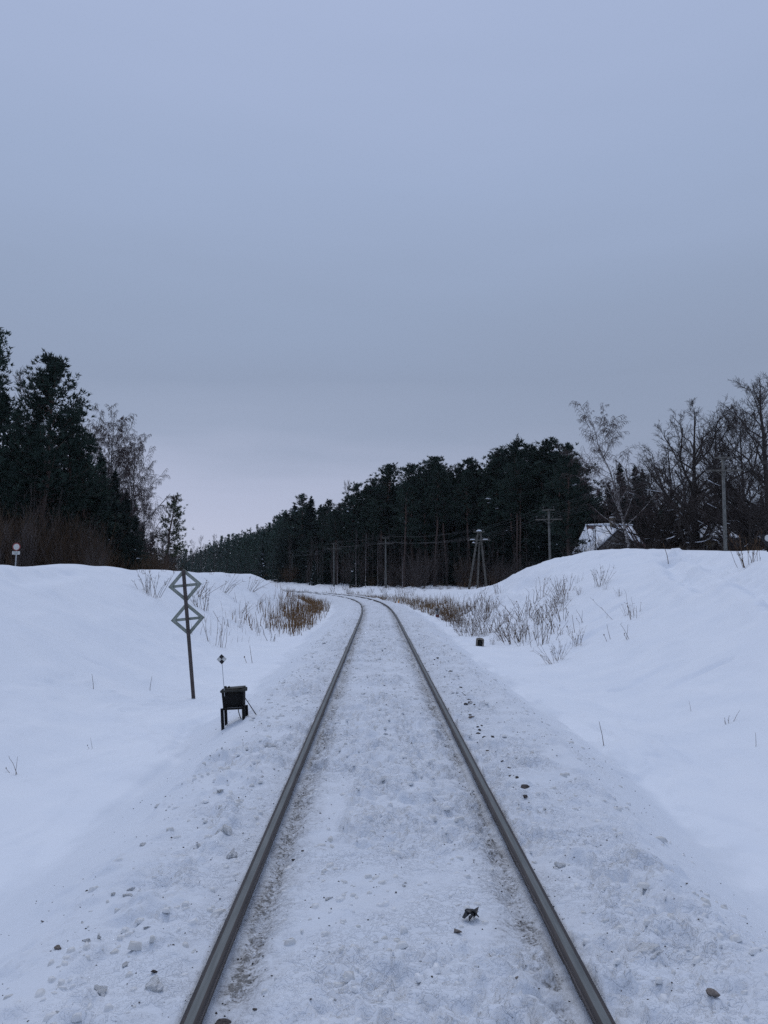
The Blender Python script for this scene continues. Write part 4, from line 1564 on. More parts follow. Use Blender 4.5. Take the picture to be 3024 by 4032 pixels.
BIRCH_P = [bare_proto(300, 'birch', 17, 'birch_tree', 'birch tree', 'twig_birch', 'birch_bark', .17, BIRCH, minr=.0105, dome=4.4, dlo=.22),
           bare_proto(301, 'birch', 17, 'birch_tree', 'birch tree', 'twig_birch', 'birch_bark', .16, BIRCH2, minr=.012, lean=-3.2, snow=.5)]
OAK_P = [bare_proto(310, 'oak', 15, 'broadleaf_tree', 'bare tree', 'twig', 'bark', .30, OAK, snow=.55, minr=.008, dome=5.2, dlo=.24),
         bare_proto(311, 'oak', 15, 'broadleaf_tree', 'bare tree', 'twig', 'bark', .26, OAK, snow=.5, minr=.008, dome=5.4, dlo=.18)]
ASH_P = [bare_proto(320, 'ash', 16, 'broadleaf_tree', 'bare tree', 'twig', 'bark', .26, ASH, snow=.4, minr=.008, dome=4.6, dlo=.25),
         bare_proto(321, 'ash', 16, 'broadleaf_tree', 'bare tree', 'twig', 'bark', .22, ASH, snow=.3, minr=.008, dome=3.8, dlo=.28)]
ASH_THIN = bare_proto(325, 'ash', 14, 'broadleaf_tree', 'bare tree', 'brush_grey', 'bark', .14, [(14, 34, .34, .4, .35, .5), (8, 34, .42, .3, .2, .55), (6, 32, .42, .25, .15, .6)], minr=.012)
SAP_P = [bare_proto(330 + i, 'sapling', 9, 'sapling', 'sapling', 'brush_grey', 'brush_grey', .06, SAP, minr=.011) for i in range(5)]
SAP_BIRCH = [bare_proto(340 + i, 'sapling', 10, 'young_birch', 'birch tree', 'twig_birch', 'birch_bark', .075, SAP, minr=.011) for i in range(2)]
SHRUB_BR = [shrub_proto(400 + i, 4.5, 38, 2.2, 'brush', tw=14) for i in range(4)]
SHRUB_GR = [shrub_proto(410 + i, 4.5, 34, 2.2, 'brush_grey', tw=14) for i in range(3)]

# ---- left wood, described one by one where they stand out
plant_px(PINE_NEAR[1], -30, 1270, 60, 'tallest dark pine, half cut off beside the wood at the frame', rz=.4, wide=.95)
plant_px(PINE_NEAR[0], 205, 1392, 60, 'broad dark pine with ragged flat top behind the round road sign', rz=2.2, wide=1.12)
plant_px(PINES[2], 290, 1600, 64, 'lower dark pine leaning out beside the broad ragged one', rz=1.0, wide=1.3)
plant_px(PINES[5], 345, 1700, 66, 'dark pine with low spreading crown next to the drooping birch', rz=4.0, wide=1.35)
plant_px(ASH_THIN, 100, 1440, 68, 'thin bare tree between the two tallest pines', rz=1.1, wide=.9)
plant_px(ASH_THIN, 325, 1590, 70, 'thin bare tree with twigs reaching past the ragged pine', rz=3.1, wide=1.1)
plant_px(BIRCH_P[0], 455, 1602, 78, 'large weeping birch with fine drooping twigs against the sky', rz=.3, wide=1.05)
plant_px(BIRCH_P[0], 520, 1705, 81, 'weeping birch stem with drooping twigs, sky-side of the larger birch', rz=1.6, wide=1.05)
plant_px(BIRCH_P[0], 425, 1640, 80, 'second stem of a weeping birch rising between the ragged pine and the larger birch', rz=3.3, wide=1.0)
plant_px(BIRCH_P[0], 560, 1905, 92, 'smaller drooping birch beside the weeping birch', rz=2.4, wide=1.0)
plant_px(PINE_THIN, 650, 1938, 105, 'small lone pine with sparse leaning crown at the wood end', rz=.1, lean=(0, R(2.5)))
plant_px(BIRCH_P[0], 645, 2090, 112, 'low drooping birch under the lone sparse pine', rz=4.1, wide=1.2)
plant_px(SPRUCE_BIG, 535, 2035, 66, 'young wide spruce with snow on its low branches at the wood edge', rz=.8, wide=1.25)
plant_px(SPRUCES[1], 400, 1792, 70, 'dark spruce standing before the weeping birch trunk', rz=.2, wide=1.1)
plant_px(SPRUCES[0], 455, 1850, 72, 'narrow dark spruce beneath the weeping birch', rz=.2)
plant_px(SPRUCES[3], 500, 1930, 76, 'short dark spruce beneath the weeping birch edge', rz=2.2)
lg = 'dark spruces filling the wood behind the brown thicket'
for px, ty, d in ((-60, 1560, 63), (20, 1545, 66), (75, 1600, 64), (120, 1680, 70), (150, 1600, 74), (245, 1720, 72), (300, 1780, 75), (345, 1830, 74), (190, 1760, 66), (-20, 1700, 72), (60, 1750, 76), (270, 1880, 66), (370, 1930, 67), (430, 1960, 80),
                  (560, 2060, 88), (600, 2100, 100), (480, 2010, 84)):
    plant_px(SPRUCES[int(rng.integers(4))], px, ty, d, 'dark spruce in the dense wood behind the brown thicket', lg, wide=1.15)
tg_ = 'tall brown shrubs of the thicket before the dark wood'
for i in range(52):
    px = rng.uniform(-70, 400)
    d = rng.uniform(50, 60)
    ty = rng.uniform(1960, 2120) + max(0, px - 250) * .35
    plant_px(SHRUB_BR[i % 4] if rng.random() < .62 else SHRUB_GR[i % 3], px, ty, d, 'tall bare shrub in the thicket before the dark wood', tg_, wide=.8)
for i in range(20):
    px = rng.uniform(380, 640)
    d = rng.uniform(58, 84)
    plant_px(SHRUB_BR[i % 4], px, rng.uniform(2130, 2190), d, 'low brown shrub along the wood edge behind the snow crest', 'low brown shrubs along the wood edge', wide=1.3)
for px, ty, d in ((125, 1900, 56), (135, 1850, 58), (180, 1930, 55), (235, 1920, 57), (95, 1930, 57), (210, 1980, 54), (160, 1880, 58), (60, 1960, 57), (280, 2010, 56)):
    plant_px(SAP_P[int(rng.integers(5))], px, ty, d, 'thin pale bare sapling rising out of the brown thicket', 'thin saplings in the brown thicket', wide=.7)

# ---- right forest wall (skyline in photo pixels, distance)
SKY_R = [(1128, 2012, 190, 's'), (1160, 1985, 185, 's'), (1194, 1942, 178, 'p'), (1225, 1960, 176, 's'), (1262, 1972, 172, 's'), (1300, 1938, 165, 'p'), (1335, 1960, 162, 'p'), (1368, 1925, 158, 'p'),
         (1404, 1886, 150, 'p'), (1440, 1905, 150, 's'), (1478, 1872, 146, 'p'), (1513, 1820, 141, 't'), (1552, 1900, 144, 's'), (1590, 1868, 138, 'p'), (1622, 1822, 135, 't'), (1660, 1842, 136, 'p'), (1698, 1806, 131, 't'),
         (1737, 1794, 130, 't'), (1772, 1826, 133, 'p'), (1805, 1815, 131, 'p'), (1845, 1788, 127, 't'), (1888, 1808, 128, 's'), (1935, 1768, 124, 'p'), (1975, 1765, 122, 'p'), (2026, 1720, 117, 'p'), (2066, 1722, 118, 'p'),
         (2098, 1750, 116, 's'), (2132, 1735, 114, 'p'), (2172, 1720, 112, 'p'), (2208, 1738, 110, 'p'), (2242, 1738, 107, 'p'), (2268, 1800, 108, 'p'), (2300, 1870, 112, 'p')]
FGR = 'dark pines of the forest wall beyond the curve'
NOTE = {1513: 'tall pine standing up from the forest skyline above the thin birch stems', 1622: 'tall slim pine on the skyline over the leaning red trunk', 1737: 'tall pine with long bare red trunk, crown highest of its row',
        2026: 'pine with forked tip, highest point of the forest skyline', 2242: 'dense dark pine ending the forest beside the gabled house', 1194: 'pine at the low far end of the forest wall'}
for px, ty, d, k in SKY_R:
    if px not in NOTE:
        ty = ty + rng.uniform(-8, 34)
    pr = {'p': PINES[int(rng.integers(6))], 't': PINES_TALL[int(rng.integers(3))], 's': SPRUCES[int(rng.integers(4))]}[k]
    if px in NOTE:
        plant_px(pr, px, ty, d, NOTE[px], wide=1.35)
    elif k == 's':
        plant_px(pr, px, ty, d, 'dark spruce with a pointed top in the skyline of the forest wall', 'pointed spruces in the skyline of the forest wall', wide=rng.uniform(1.2, 1.5))
    else:
        plant_px(pr, px, ty, d, 'dark pine forming the skyline of the forest wall beyond the curve', FGR, wide=rng.uniform(1.0, 1.45))


def sky_y(px):
    a = np.array([(q[0], q[1]) for q in SKY_R])
    return np.interp(px, a[:, 0], a[:, 1])


def sky_d(px):
    a = np.array([(q[0], q[2]) for q in SKY_R])
    return np.interp(px, a[:, 0], a[:, 1])


# pines inside the wall, one and two rows back and in front
for i in range(70):
    px = rng.uniform(1140, 2290)
    d = sky_d(px) + rng.uniform(-8, 14)
    ty = sky_y(px) + rng.uniform(25, 150)
    plant_px(PINES[int(rng.integers(6))] if rng.random() < .75 else PINES_TALL[int(rng.integers(3))], px, ty, d, 'dark pine standing inside the forest wall, below its skyline', 'inner dark pines of the forest wall', wide=rng.uniform(1.1, 1.6))
# darker spruces closing the wall lower down
for i in range(80):
    px = rng.uniform(1120, 2330)
    d = sky_d(px) + rng.uniform(6, 26)
    ty = sky_y(px) + rng.uniform(150, 330)
    ty = min(ty, 2215)
    plant_px(SPRUCES[int(rng.integers(4))], px, ty, d, 'dark spruce filling the shade between the forest trunks', 'dark spruces between the forest trunks', wide=1.35)
for i in range(42):
    px = rng.uniform(1150, 2300)
    d = sky_d(px) - rng.uniform(0, 9)
    ty = sky_y(px) + rng.uniform(120, 300)
    if ty > 2190:
        continue
    plant_px(SPRUCES[int(rng.integers(4))] if rng.random() < .45 else PINES[int(rng.integers(6))], px, ty, d, 'half-grown dark conifer at the front of the forest wall', 'half-grown conifers at the front of the forest wall', wide=rng.uniform(1.2, 1.7))
# red-barked pines whose bare trunks show in front
plant_px(PINES_TALL[0], 1590, 1880, 121, 'leaning pine with a bare reddish trunk at the forest edge', lean=(0, R(-7)))
for px, ty, d in ((1708, 1830, 119), (1757, 1850, 120), (1850, 1850, 117), (1330, 2000, 150), (2028, 1800, 108), (2040, 1850, 107)):
    plant_px(PINES_TALL[int(rng.integers(1, 3))], px, ty, d, 'pine with a straight bare reddish trunk at the forest edge', 'red-trunked pines at the forest edge', wide=.95)
# pale deciduous trees poking out
plant_px(ASH_THIN, 1372, 1888, 156, 'pale bare tree poking out of the forest skyline, beside the tall pine', wide=.9)
plant_px(ASH_THIN, 1985, 1752, 128, 'pale bare treetop showing behind the highest forest pines', wide=.8)
plant_px(SPRUCE_SNOW[0], 1400, 2190, 124, 'small young spruce with snow on its tips, next to the birch stems', rz=.5)
plant_px(SPRUCE_SNOW[1], 1238, 2208, 150, 'small snow-dabbed young spruce at the forest foot above the far rails', rz=1.5)
plant_px(SPRUCE_SNOW[1], 1035, 2150, 205, 'snow-dabbed spruce above the end of the bank', rz=2.5)
plant_px(SPRUCE_SNOW[0], 2060, 2200, 100, 'young spruce with low snowy branches in front of the last pines', rz=2.5, wide=1.3)
plant_px(SPRUCES[1], 2120, 2140, 102, 'bushy dark spruce at the forest foot beside the bank', rz=1.5, wide=1.5)
plant_px(SPRUCES[3], 2190, 2110, 99, 'bushy dark spruce at the forest foot behind the crest pole', rz=1.9, wide=1.5)
for px, ty, d in ((1402, 2080, 122), (1440, 2085, 121), (1488, 2110, 119), (1514, 2150, 118), (1584, 2110, 116), (1330, 2120, 138), (1250, 2150, 150)):
    plant_px(SAP_BIRCH[int(rng.integers(2))], px, ty, d, 'thin white-stemmed young birch at the forest edge', 'young birches at the forest edge', wide=.7)
for i in range(75):
    px = rng.uniform(1130, 2080)
    d = sky_d(px) - rng.uniform(8, 17)
    plant_px(SAP_P[i % 5], px, rng.uniform(2070, 2190), d, 'grey bare sapling along the foot of the dark forest', 'grey saplings along the forest foot', wide=.9)
for i in range(34):
    px = rng.uniform(1130, 2230)
    d = sky_d(px) - rng.uniform(11, 20)
    plant_px(SHRUB_GR[i % 3] if rng.random() < .7 else SHRUB_BR[i % 4], px, rng.uniform(2170, 2250), d, 'low bare shrub along the foot of the dark forest', 'low shrubs along the forest foot', wide=1.2)
plant_px(SHRUB_GR[0], 1655, 2140, 112, 'fan-shaped multi-stemmed bare bush before the leaning red trunk', wide=1.1, name='bare_shrub')

# ---- bare trees by the houses
plant_px(BIRCH_P[1], 2498, 1562, 66, 'tall white-barked birch leaning over the gabled house', rz=0.0, wide=1.25)
plant_px(OAK_P[0], 2722, 1575, 66, 'wide dark oak-like bare tree with a rounded crown behind the crest', rz=.7, wide=1.15)
plant_px(OAK_P[1], 2815, 1640, 84, 'bare tree whose crown fills the gap behind the crest pole', rz=2.9, wide=1.05)
plant_px(OAK_P[0], 2635, 1715, 72, 'bare tree with arching crown between the white birch and the rounded oak-like one', rz=4.0, wide=1.0)
plant_px(OAK_P[1], 2560, 1800, 70, 'low spreading bare tree with snowy limbs next to the white birch', rz=2.1, wide=1.1)
plant_px(ASH_P[0], 2985, 1440, 58, 'tallest bare tree with thick rising limbs, cut by the frame', rz=.2, wide=1.3)
plant_px(ASH_P[1], 2900, 1590, 64, 'slender bare tree between the rounded crown and the tallest one', rz=1.9, wide=1.1)
plant_px(OAK_P[1], 2940, 1830, 56, 'crooked bare tree with snow-lined limbs by the crest pole', rz=4.4, wide=1.05)
plant_px(OAK_P[0], 3120, 1700, 60, 'bare tree with snow-covered limbs reaching in at the frame edge', rz=5.2, wide=1.0)
for i in range(14):
    px = rng.uniform(2300, 3100)
    d = rng.uniform(98, 125)
    plant_px([ASH_THIN, ASH_P[0], ASH_P[1]][i % 3], px, rng.uniform(1830, 1990), d, 'bare tree in the grey tangle behind the two houses', 'bare trees in the tangle behind the houses', wide=1.2)
for px, ty, d in ((2440, 1830, 104), (2500, 1835, 100), (2530, 1850, 106), (2720, 1960, 96), (2395, 1900, 110), (2330, 1950, 108), (2620, 1980, 118), (2840, 1990, 112), (3000, 1960, 110)):
    plant_px(SPRUCES[int(rng.integers(4))], px, ty, d, 'dark spruce behind the houses among the bare trees', 'spruces behind the houses', wide=1.1)
plant_px(PINES[5], 2238, 1790, 80, 'low-boughed pine overhanging the snowy roof of the gabled house', rz=1.2, wide=1.25)
for px, ty, d in ((2340, 2010, 76), (2455, 2020, 74), (2495, 1990, 77), (2520, 2030, 72), (2640, 2010, 70), (2870, 2030, 68), (2700, 2040, 66)):
    plant_px(SAP_P[int(rng.integers(5))], px, ty, d, 'bare sapling in front of the two snowy roofs', 'saplings in front of the snowy roofs', wide=1.5)
for i in range(11):
    px = rng.uniform(2930, 2990) if i % 3 else rng.uniform(2450, 2540)
    plant_px(SHRUB_GR[i % 3], px, rng.uniform(2080, 2110), rng.uniform(62, 70), 'tall grey bare shrub veiling the snowy roofs', 'tall grey shrubs veiling the snowy roofs', wide=1.1)
for px, ty, d in ((2270, 2085, 73), (2318, 2080, 73), (2385, 2070, 74), (2450, 2060, 73), (2480, 2050, 72)):
    plant_px(SHRUB_GR[1], px, ty, d, 'thin bare shrub before the gabled house', 'thin shrubs before the gabled house', wide=1.1)
for px, ty, d in ((2470, 2105, 73), (2510, 2095, 74), (2560, 2100, 71), (2620, 2095, 70), (2690, 2118, 68), (2760, 2122, 67), (2830, 2125, 66), (2890, 2120, 66), (2940, 2100, 65), (2990, 2080, 64)):
    plant_px(SHRUB_BR[int(rng.integers(4))], px, ty, d, 'dense brown shrub screening the house walls', 'dense brown shrubs screening the houses', wide=1.3)
for i in range(46):
    px = rng.uniform(2400, 3100)
    d = rng.uniform(50, 70) if px > 2560 else rng.uniform(58, 72)
    lo = 2090 if px > 2850 else 2130
    plant_px(SHRUB_BR[i % 4] if px > 2840 or rng.random() < .5 else SHRUB_GR[i % 3], px, rng.uniform(lo, 2165), d, 'brown brush along the bank crest before the houses', 'brown brush along the bank crest', wide=1.1, name='brush_shrub')
for i in range(16):
    px = rng.uniform(2560, 3080)
    plant_px(SAP_P[i % 5], px, rng.uniform(1960, 2100), rng.uniform(70, 95), 'bare sapling among the trees near the houses', 'saplings near the houses', wide=1.1)


# ---- far woods, one mass
def far_woods():
    g = G()
    rg = np.random.default_rng(77)

    def conifer(x, y, h, r, n, kind):
        z0 = 0.2
        u = rg.uniform(0, 1, n) ** .8
        if kind == 's':
            rad = r * (1 - u) ** .9 + .1
            zz = z0 + h * (.05 + .95 * u)
        else:
            rad = r * np.sqrt(np.clip(1 - (2 * u - .9) ** 2, .15, 1))
            zz = z0 + h * (.06 + .94 * u)
        az = rg.uniform(0, 6.283, n)
        q = np.sqrt(rg.uniform(.25, 1, n))
        C = np.stack([x + rad * q * np.cos(az), y + rad * q * np.sin(az), zz], 1)
        D = unit(np.stack([np.cos(az), np.sin(az), rg.uniform(-.3, .9, n)], 1))
        needle_tufts(g, C, D, 5, .75, .30, .6, rg)
        g.tubes(np.array([(x, y, 0), (x, y, h * .9)]), np.array([.2, .05]), 4, m=1)

    prof = [(560, 2190), (640, 2165), (700, 2158), (760, 2158), (800, 2135), (860, 2108), (930, 2092), (1000, 2075), (1060, 2050), (1110, 2015), (1200, 1990)]
    pa = np.array(prof)
    for row in range(5):
        for px in np.arange(540, 1230, 13):
            p_ = px + rg.uniform(-6, 6)
            d = np.interp(p_, [540, 760, 900, 1050, 1200], [480, 430, 320, 245, 205]) + row * 9 + rg.uniform(-4, 4)
            ty = np.interp(p_, pa[:, 0], pa[:, 1]) + rg.uniform(-10, 30) + (4 - row) * 9
            t = at(p_, ty, d)
            conifer(t[0], d, max(t[2], 3), rg.uniform(1.6, 2.4), int(90 + 12000 / d), 's' if rg.random() < .45 else 'p')
    # behind the forest wall and behind the left wood
    for i in range(330):
        px = rg.uniform(1120, 2420)
        d = sky_d(px) + rg.uniform(18, 55)
        t = at(px, sky_y(px) + rg.uniform(60, 260), d)
        conifer(t[0], d, max(t[2], 4), rg.uniform(2, 2.8), 150, 's')
    for i in range(150):
        px = rg.uniform(-150, 520)
        d = rg.uniform(82, 130)
        t = at(px, rg.uniform(1850, 2060) + max(0, px - 300) * .5, d)
        conifer(t[0], d, max(t[2], 4), rg.uniform(2, 2.8), 170, 's')
    for i in range(110):
        px = rg.uniform(2350, 3200)
        d = rg.uniform(122, 150)
        t = at(px, rg.uniform(1990, 2090), d)
        conifer(t[0], d, max(t[2], 4), rg.uniform(2, 2.8), 150, 's')
    o = obj('distant_forest', g.mesh('distant_forest', [M['needle'], M['bark']]))
    tag(o, 'dark distant conifer forest closing the view behind the nearer trees', 'forest', kind='stuff')


far_woods()
for px, ty, d in ((757, 2122, 330), (792, 2106, 320), (845, 2100, 300)):
    plant_px(ASH_THIN, px, ty, d, 'pale bare treetop over the far forest near the lone pine', 'pale bare treetops over the far forest', wide=1.0)


# ------------------------------------------------------------------ weeds and dry grass
def weed_proto(seed, n=9, h=.9, lean=.2, heads=.35, r0=.0068, spread=.22, twig=2, bias=(0, 0)):
    rg = np.random.default_rng(seed)
    st, hd = G(), G()
    A, RA, B, RB = [], [], [], []
    for i in range(n):
        b = np.array([rg.normal() * spread * .75, rg.normal() * spread * .75, -.08])
        d = unit(np.array([rg.normal() * lean + bias[0] + b[0] * 1.2, rg.normal() * lean + bias[1] + b[1] * 1.2, 1.0]))
        L = h * rg.uniform(.45, 1.1)
        P = bez(b, d, L, -.25 * lean, rg, 5, .07)
        A.append(P)
        RA.append(np.linspace(r0, r0 * .5, 5))
        for j in range(int(twig)):
            k = int(rg.integers(2, 5))
            k = min(k, 4)
            d2 = unit(unit(P[k] - P[k - 1]) + rg.normal(size=3) * .45)
            B.append(bez(P[k], d2, L * rg.uniform(.08, .22), .1, rg, 4, .1))
            RB.append(np.linspace(r0 * .6, r0 * .4, 4))
        if rg.random() < heads:
            q = P[-1]
            s_ = rg.uniform(.6, 1.3) * .013
            st.tubes(np.array([q - [0, 0, s_], q, q + [0, 0, s_ * 1.6], q + [0, 0, s_ * 2.4]]), np.array([.3, 1, .8, .2]) * s_, 5)
    st.tubes(np.array(A), np.array(RA), 3)
    if B:
        st.tubes(np.array(B), np.array(RB), 3)
    parts = [('stalks', st.mesh('stalks', M['weed']))]
    return dict(name='dry_weed', cat='weed', h=h, parts=parts)


W_UP = [weed_proto(500 + i, n=8 + 2 * i, lean=.14) for i in range(4)]
W_FEW = [weed_proto(510 + i, n=2 + i, h=.45, lean=.3, heads=.1, twig=1, spread=.10) for i in range(3)]
W_BENT = [weed_proto(520 + i, n=8, h=.8, lean=.3, heads=.25, bias=(.9, .2), spread=.12, twig=3) for i in range(3)]
W_BUSH = [weed_proto(530 + i, n=16, h=1.0, lean=.28, heads=.15, twig=6, spread=.18, r0=.007) for i in range(3)]
W_STALK = weed_proto(540, n=1, h=.6, lean=.12, heads=.0, twig=0, spread=.01, r0=.010)


def weed(proto, px, py, h, label, group=None, rz=None, wide=1.0):
    p = hit(px, py)
    return plant(proto, p[0], p[1], h, label, group, rz=rz, wide=wide, sink=0.0)


# singled-out clumps
weed(W_BUSH[0], 590, 2345, 1.15, 'bushy dead weed with stiff stems on the bank, beside the diamond boards', rz=.4)
weed(W_BUSH[1], 795, 2400, 1.0, 'tangled dead weed just behind the diamond boards', rz=1.4)
weed(W_BENT[0], 778, 2350, .7, 'bent dead stalks behind the upper diamond board', rz=-.4)
weed(W_BENT[1], 880, 2330, .9, 'bent dead weed lying up the bank slope past the signpost', rz=-.3)
weed(W_BENT[2], 985, 2325, 1.1, 'thick clump of bent stems near the bank end', rz=-.4)
weed(W_UP[0], 850, 2540, .9, 'stiff dark stalks at the bank foot behind the checkered rod', rz=.4)
weed(W_FEW[0], 985, 2610, .45, 'two faint stalks in open snow past the checkered rod')
weed(W_FEW[1], 55, 2710 + 345, .20, 'few bent straws alone in the snow near the frame edge')
weed(W_FEW[0], 355, 2965, .13, 'pair of short dark stubs in the smooth snow')
weed(W_STALK, 592, 2720, .25, 'single dark stub in the snow beside the leaning post foot', rz=.2)
weed(W_STALK, 370, 2715, .25, 'lone short dark stub in smooth snow away from the post')
weed(W_UP[2], 2130, 2540, 1.1, 'tall brown weed clump where the ditch meets the bank', rz=.4)
weed(W_BENT[1], 2180, 2615, .55, 'low arching stems in the snow below the weed bed', rz=2.4)
weed(W_BUSH[2], 2195, 2600, .55, 'small forked dead branch sticking out of the snow', rz=.2)
weed(W_BUSH[2], 2360, 2310, .85, 'dark leafy dead weed high on the bank below the gabled house', rz=.2)
weed(W_BUSH[1], 2945, 2225, 1.1, 'fan of dead stems on the bank crest below the black triangular board', rz=1.2)
weed(W_STALK, 2632, 2225, .8, 'lone thin straw on the crest below the rounded bare tree')
weed(W_UP[1], 2495, 2430, .8, 'short cluster of dark stubs midway up the open bank', rz=1)
weed(W_STALK, 2722, 2812, .15, 'single dark stub low on the smooth bank', rz=1.0)
weed(W_STALK, 2975, 2940, .17, 'knobbly dark twig stub near the frame, low on the bank')
weed(W_STALK, 2380, 2980, .28, 'thin upright straw near the right shoulder edge')
weed(W_FEW[2], 2860, 2850, .2, 'tiny forked sprig in the snow between two dark stubs')
wg = 'scattered dead stalks on the right bank'
for i in range(22):
    px, py = rng.uniform(2080, 2480), rng.uniform(2215, 2560)
    if py < 2215 + max(0, (2250 - px)) * .6:
        continue
    pr = [W_FEW, W_UP, W_FEW, W_BUSH][int(rng.integers(4))]
    near = 1.0 if px < 2380 else .55
    weed(pr[int(rng.integers(3))], px, py, rng.uniform(.25, .8) * near, 'dead stalks scattered over the bank below the gabled house', wg)
wg = 'bent dead stems on the left bank'
for i in range(9):
    px, py = rng.uniform(880, 1110), rng.uniform(2290, 2530)
    if py < 2262 + (px - 850) * .26:
        continue
    weed(W_BENT[i % 3] if rng.random() < .5 else W_FEW[i % 3], px, py, rng.uniform(.4, .9), 'bent dead stems scattered over the bank behind the signpost', wg, rz=rng.uniform(-.9, .4))
wg = 'tall weeds of the right ditch'
for i in range(58):
    y = rng.uniform(24, 44)
    s = rng.normal(5.6, 1.0) - (y - 23) * .07
    s = float(np.clip(s, 3.3, 8.5))
    pr = [W_UP, W_BUSH, W_UP][int(rng.integers(3))]
    plant(pr[int(rng.integers(3))], s - .02, y, rng.uniform(.4, 1.05), 'tall dry weed in the ditch bed beyond the marker stone', wg, sink=0, wide=1.4)
wg = 'low weeds between the marker stone and the numbered peg'
for i in range(22):
    y = rng.uniform(25, 38)
    plant(W_BUSH[i % 3], rng.uniform(3.5, 4.4) - (y - 26) * .03, y, rng.uniform(.3, .6), 'low twiggy weed between the marker stone and the numbered peg', wg, sink=0)
wg = 'weeds on the rough snow past the right bank'
for i in range(90):
    px, py = rng.uniform(1150, 2080), 0
    d = rng.uniform(78, 118)
    t = at(px, 2290, d)
    if track_s(np.array([t[0]]), np.array([d]))[0] < 4:
        continue
    plant([W_UP, W_BUSH][i % 2][int(rng.integers(3))], t[0], d, rng.uniform(.4, 1.2), 'dry weed poking through the rough snow before the forest', wg, sink=0)
wg = 'weeds on the left crest'
for px, py in ((555, 2255), (690, 2250), (830, 2262), (905, 2272), (640, 2250), (1010, 2300)):
    weed(W_FEW[2], px, py, .35, 'short dead stalks on the crest of the bank behind the signpost', wg)


def grass(name, label, n, pos, hlo, hhi, wd, mat, lean=.22):
    rg = np.random.default_rng(len(name))
    x, y, hm = pos(rg, n)
    clear = ~((np.abs(x - PEG[0]) < .45) & (y < PEG[1] + .4) & (y > PEG[1] - 5))
    x, y, hm = x[clear], y[clear], hm[clear]
    z = H(x, y) - .05
    m = len(x)
    h = (hlo + (hhi - hlo) * rg.uniform(0, 1, m) ** 1.7 * (.6 + .8 * vnoise(x * 1.3, y * .7, 87))) * hm
    ln = rg.normal(size=(m, 2)) * lean
    az = rg.uniform(0, 6.283, m)
    sd = np.stack([np.cos(az), np.sin(az), 0 * az], 1) * (wd * rg.uniform(.6, 1.3, m))[:, None]
    b = np.stack([x, y, z], 1)
    mid = b + np.stack([ln[:, 0] * h * .35, ln[:, 1] * h * .35, h * .55], 1)
    tip = b + np.stack([ln[:, 0] * h, ln[:, 1] * h, h * (1 - .3 * np.hypot(ln[:, 0], ln[:, 1]))], 1)
    V = np.stack([b - sd / 2, b + sd / 2, mid + sd * .4, mid - sd * .4, tip], 1).reshape(-1, 3)
    i = np.arange(m)[:, None] * 5
    g = G().add(V, i + np.array([0, 1, 2, 3]), i + np.array([3, 2, 4]))
    o = obj(name, g.mesh(name, M[mat]))
    tag(o, label, 'grass', kind='stuff')


def world_of(s, y):
    th = np.interp(y, _cy, _th)
    return np.interp(y, _cy, _cx) + s * np.cos(th), y + s * np.sin(th)


def pos_left(rg, n):
    y = 29 + 44 * rg.random(n) ** 1.15
    s = -rg.normal(4.15, .62, n)
    s = np.clip(s, -6.2, -2.9)
    keep = fbm(s * 1.6, y * .6, 81, 3) > rg.uniform(-.45, .15, n)
    hm = np.clip((y - 21) / 11, .4, 1.0) * (1 - .5 * ss(60, 74, y))
    x, yy = world_of(s, y)
    return x[keep], yy[keep], hm[keep]


def pos_right(rg, n):
    y = rg.uniform(41, 92, n)
    s = rg.normal(4.3, .8, n)
    s = np.clip(s, 3.0, 7.5)
    keep = fbm(s * 1.1, y * .4, 83, 3) > rg.uniform(-.45, .2, n)
    hm = np.clip(1.1 - .5 * ss(58, 92, y), .4, 1) * (.6 + .4 * ss(41, 47, y))
    x, yy = world_of(s, y)
    return x[keep], yy[keep], hm[keep]


def pos_left2(rg, n):
    y = rg.uniform(22.5, 33, n)
    s = -rg.normal(4.6, .45, n) + (y - 27) * .1
    x, yy = world_of(s, y)
    return x, yy, np.ones(n)


def pos_far(rg, n):
    y = rg.uniform(76, 125, n)
    s = rg.uniform(3.2, 7.5, n)
    keep = fbm(s * .8, y * .3, 85, 3) > 0
    x, yy = world_of(s, y)
    return x[keep], yy[keep], np.ones(keep.sum())


grass('dry_grass', 'tall rust-brown dry grass at the foot of the bank inside the curve', 4600, pos_left, .35, .95, .022, 'grass')
grass('ditch_grass', 'dark brown dry grass bed behind the snowy shoulder of the curve', 5200, pos_right, .3, .95, .022, 'reed', .30)
grass('sparse_grass', 'sparse dry stems along the bank foot behind the cable box', 60, pos_left2, .3, .8, .012, 'weed', .16)
grass('verge_grass', 'low dry grass along the far outer rail before the forest', 1800, pos_far, .15, .5, .03, 'reed')


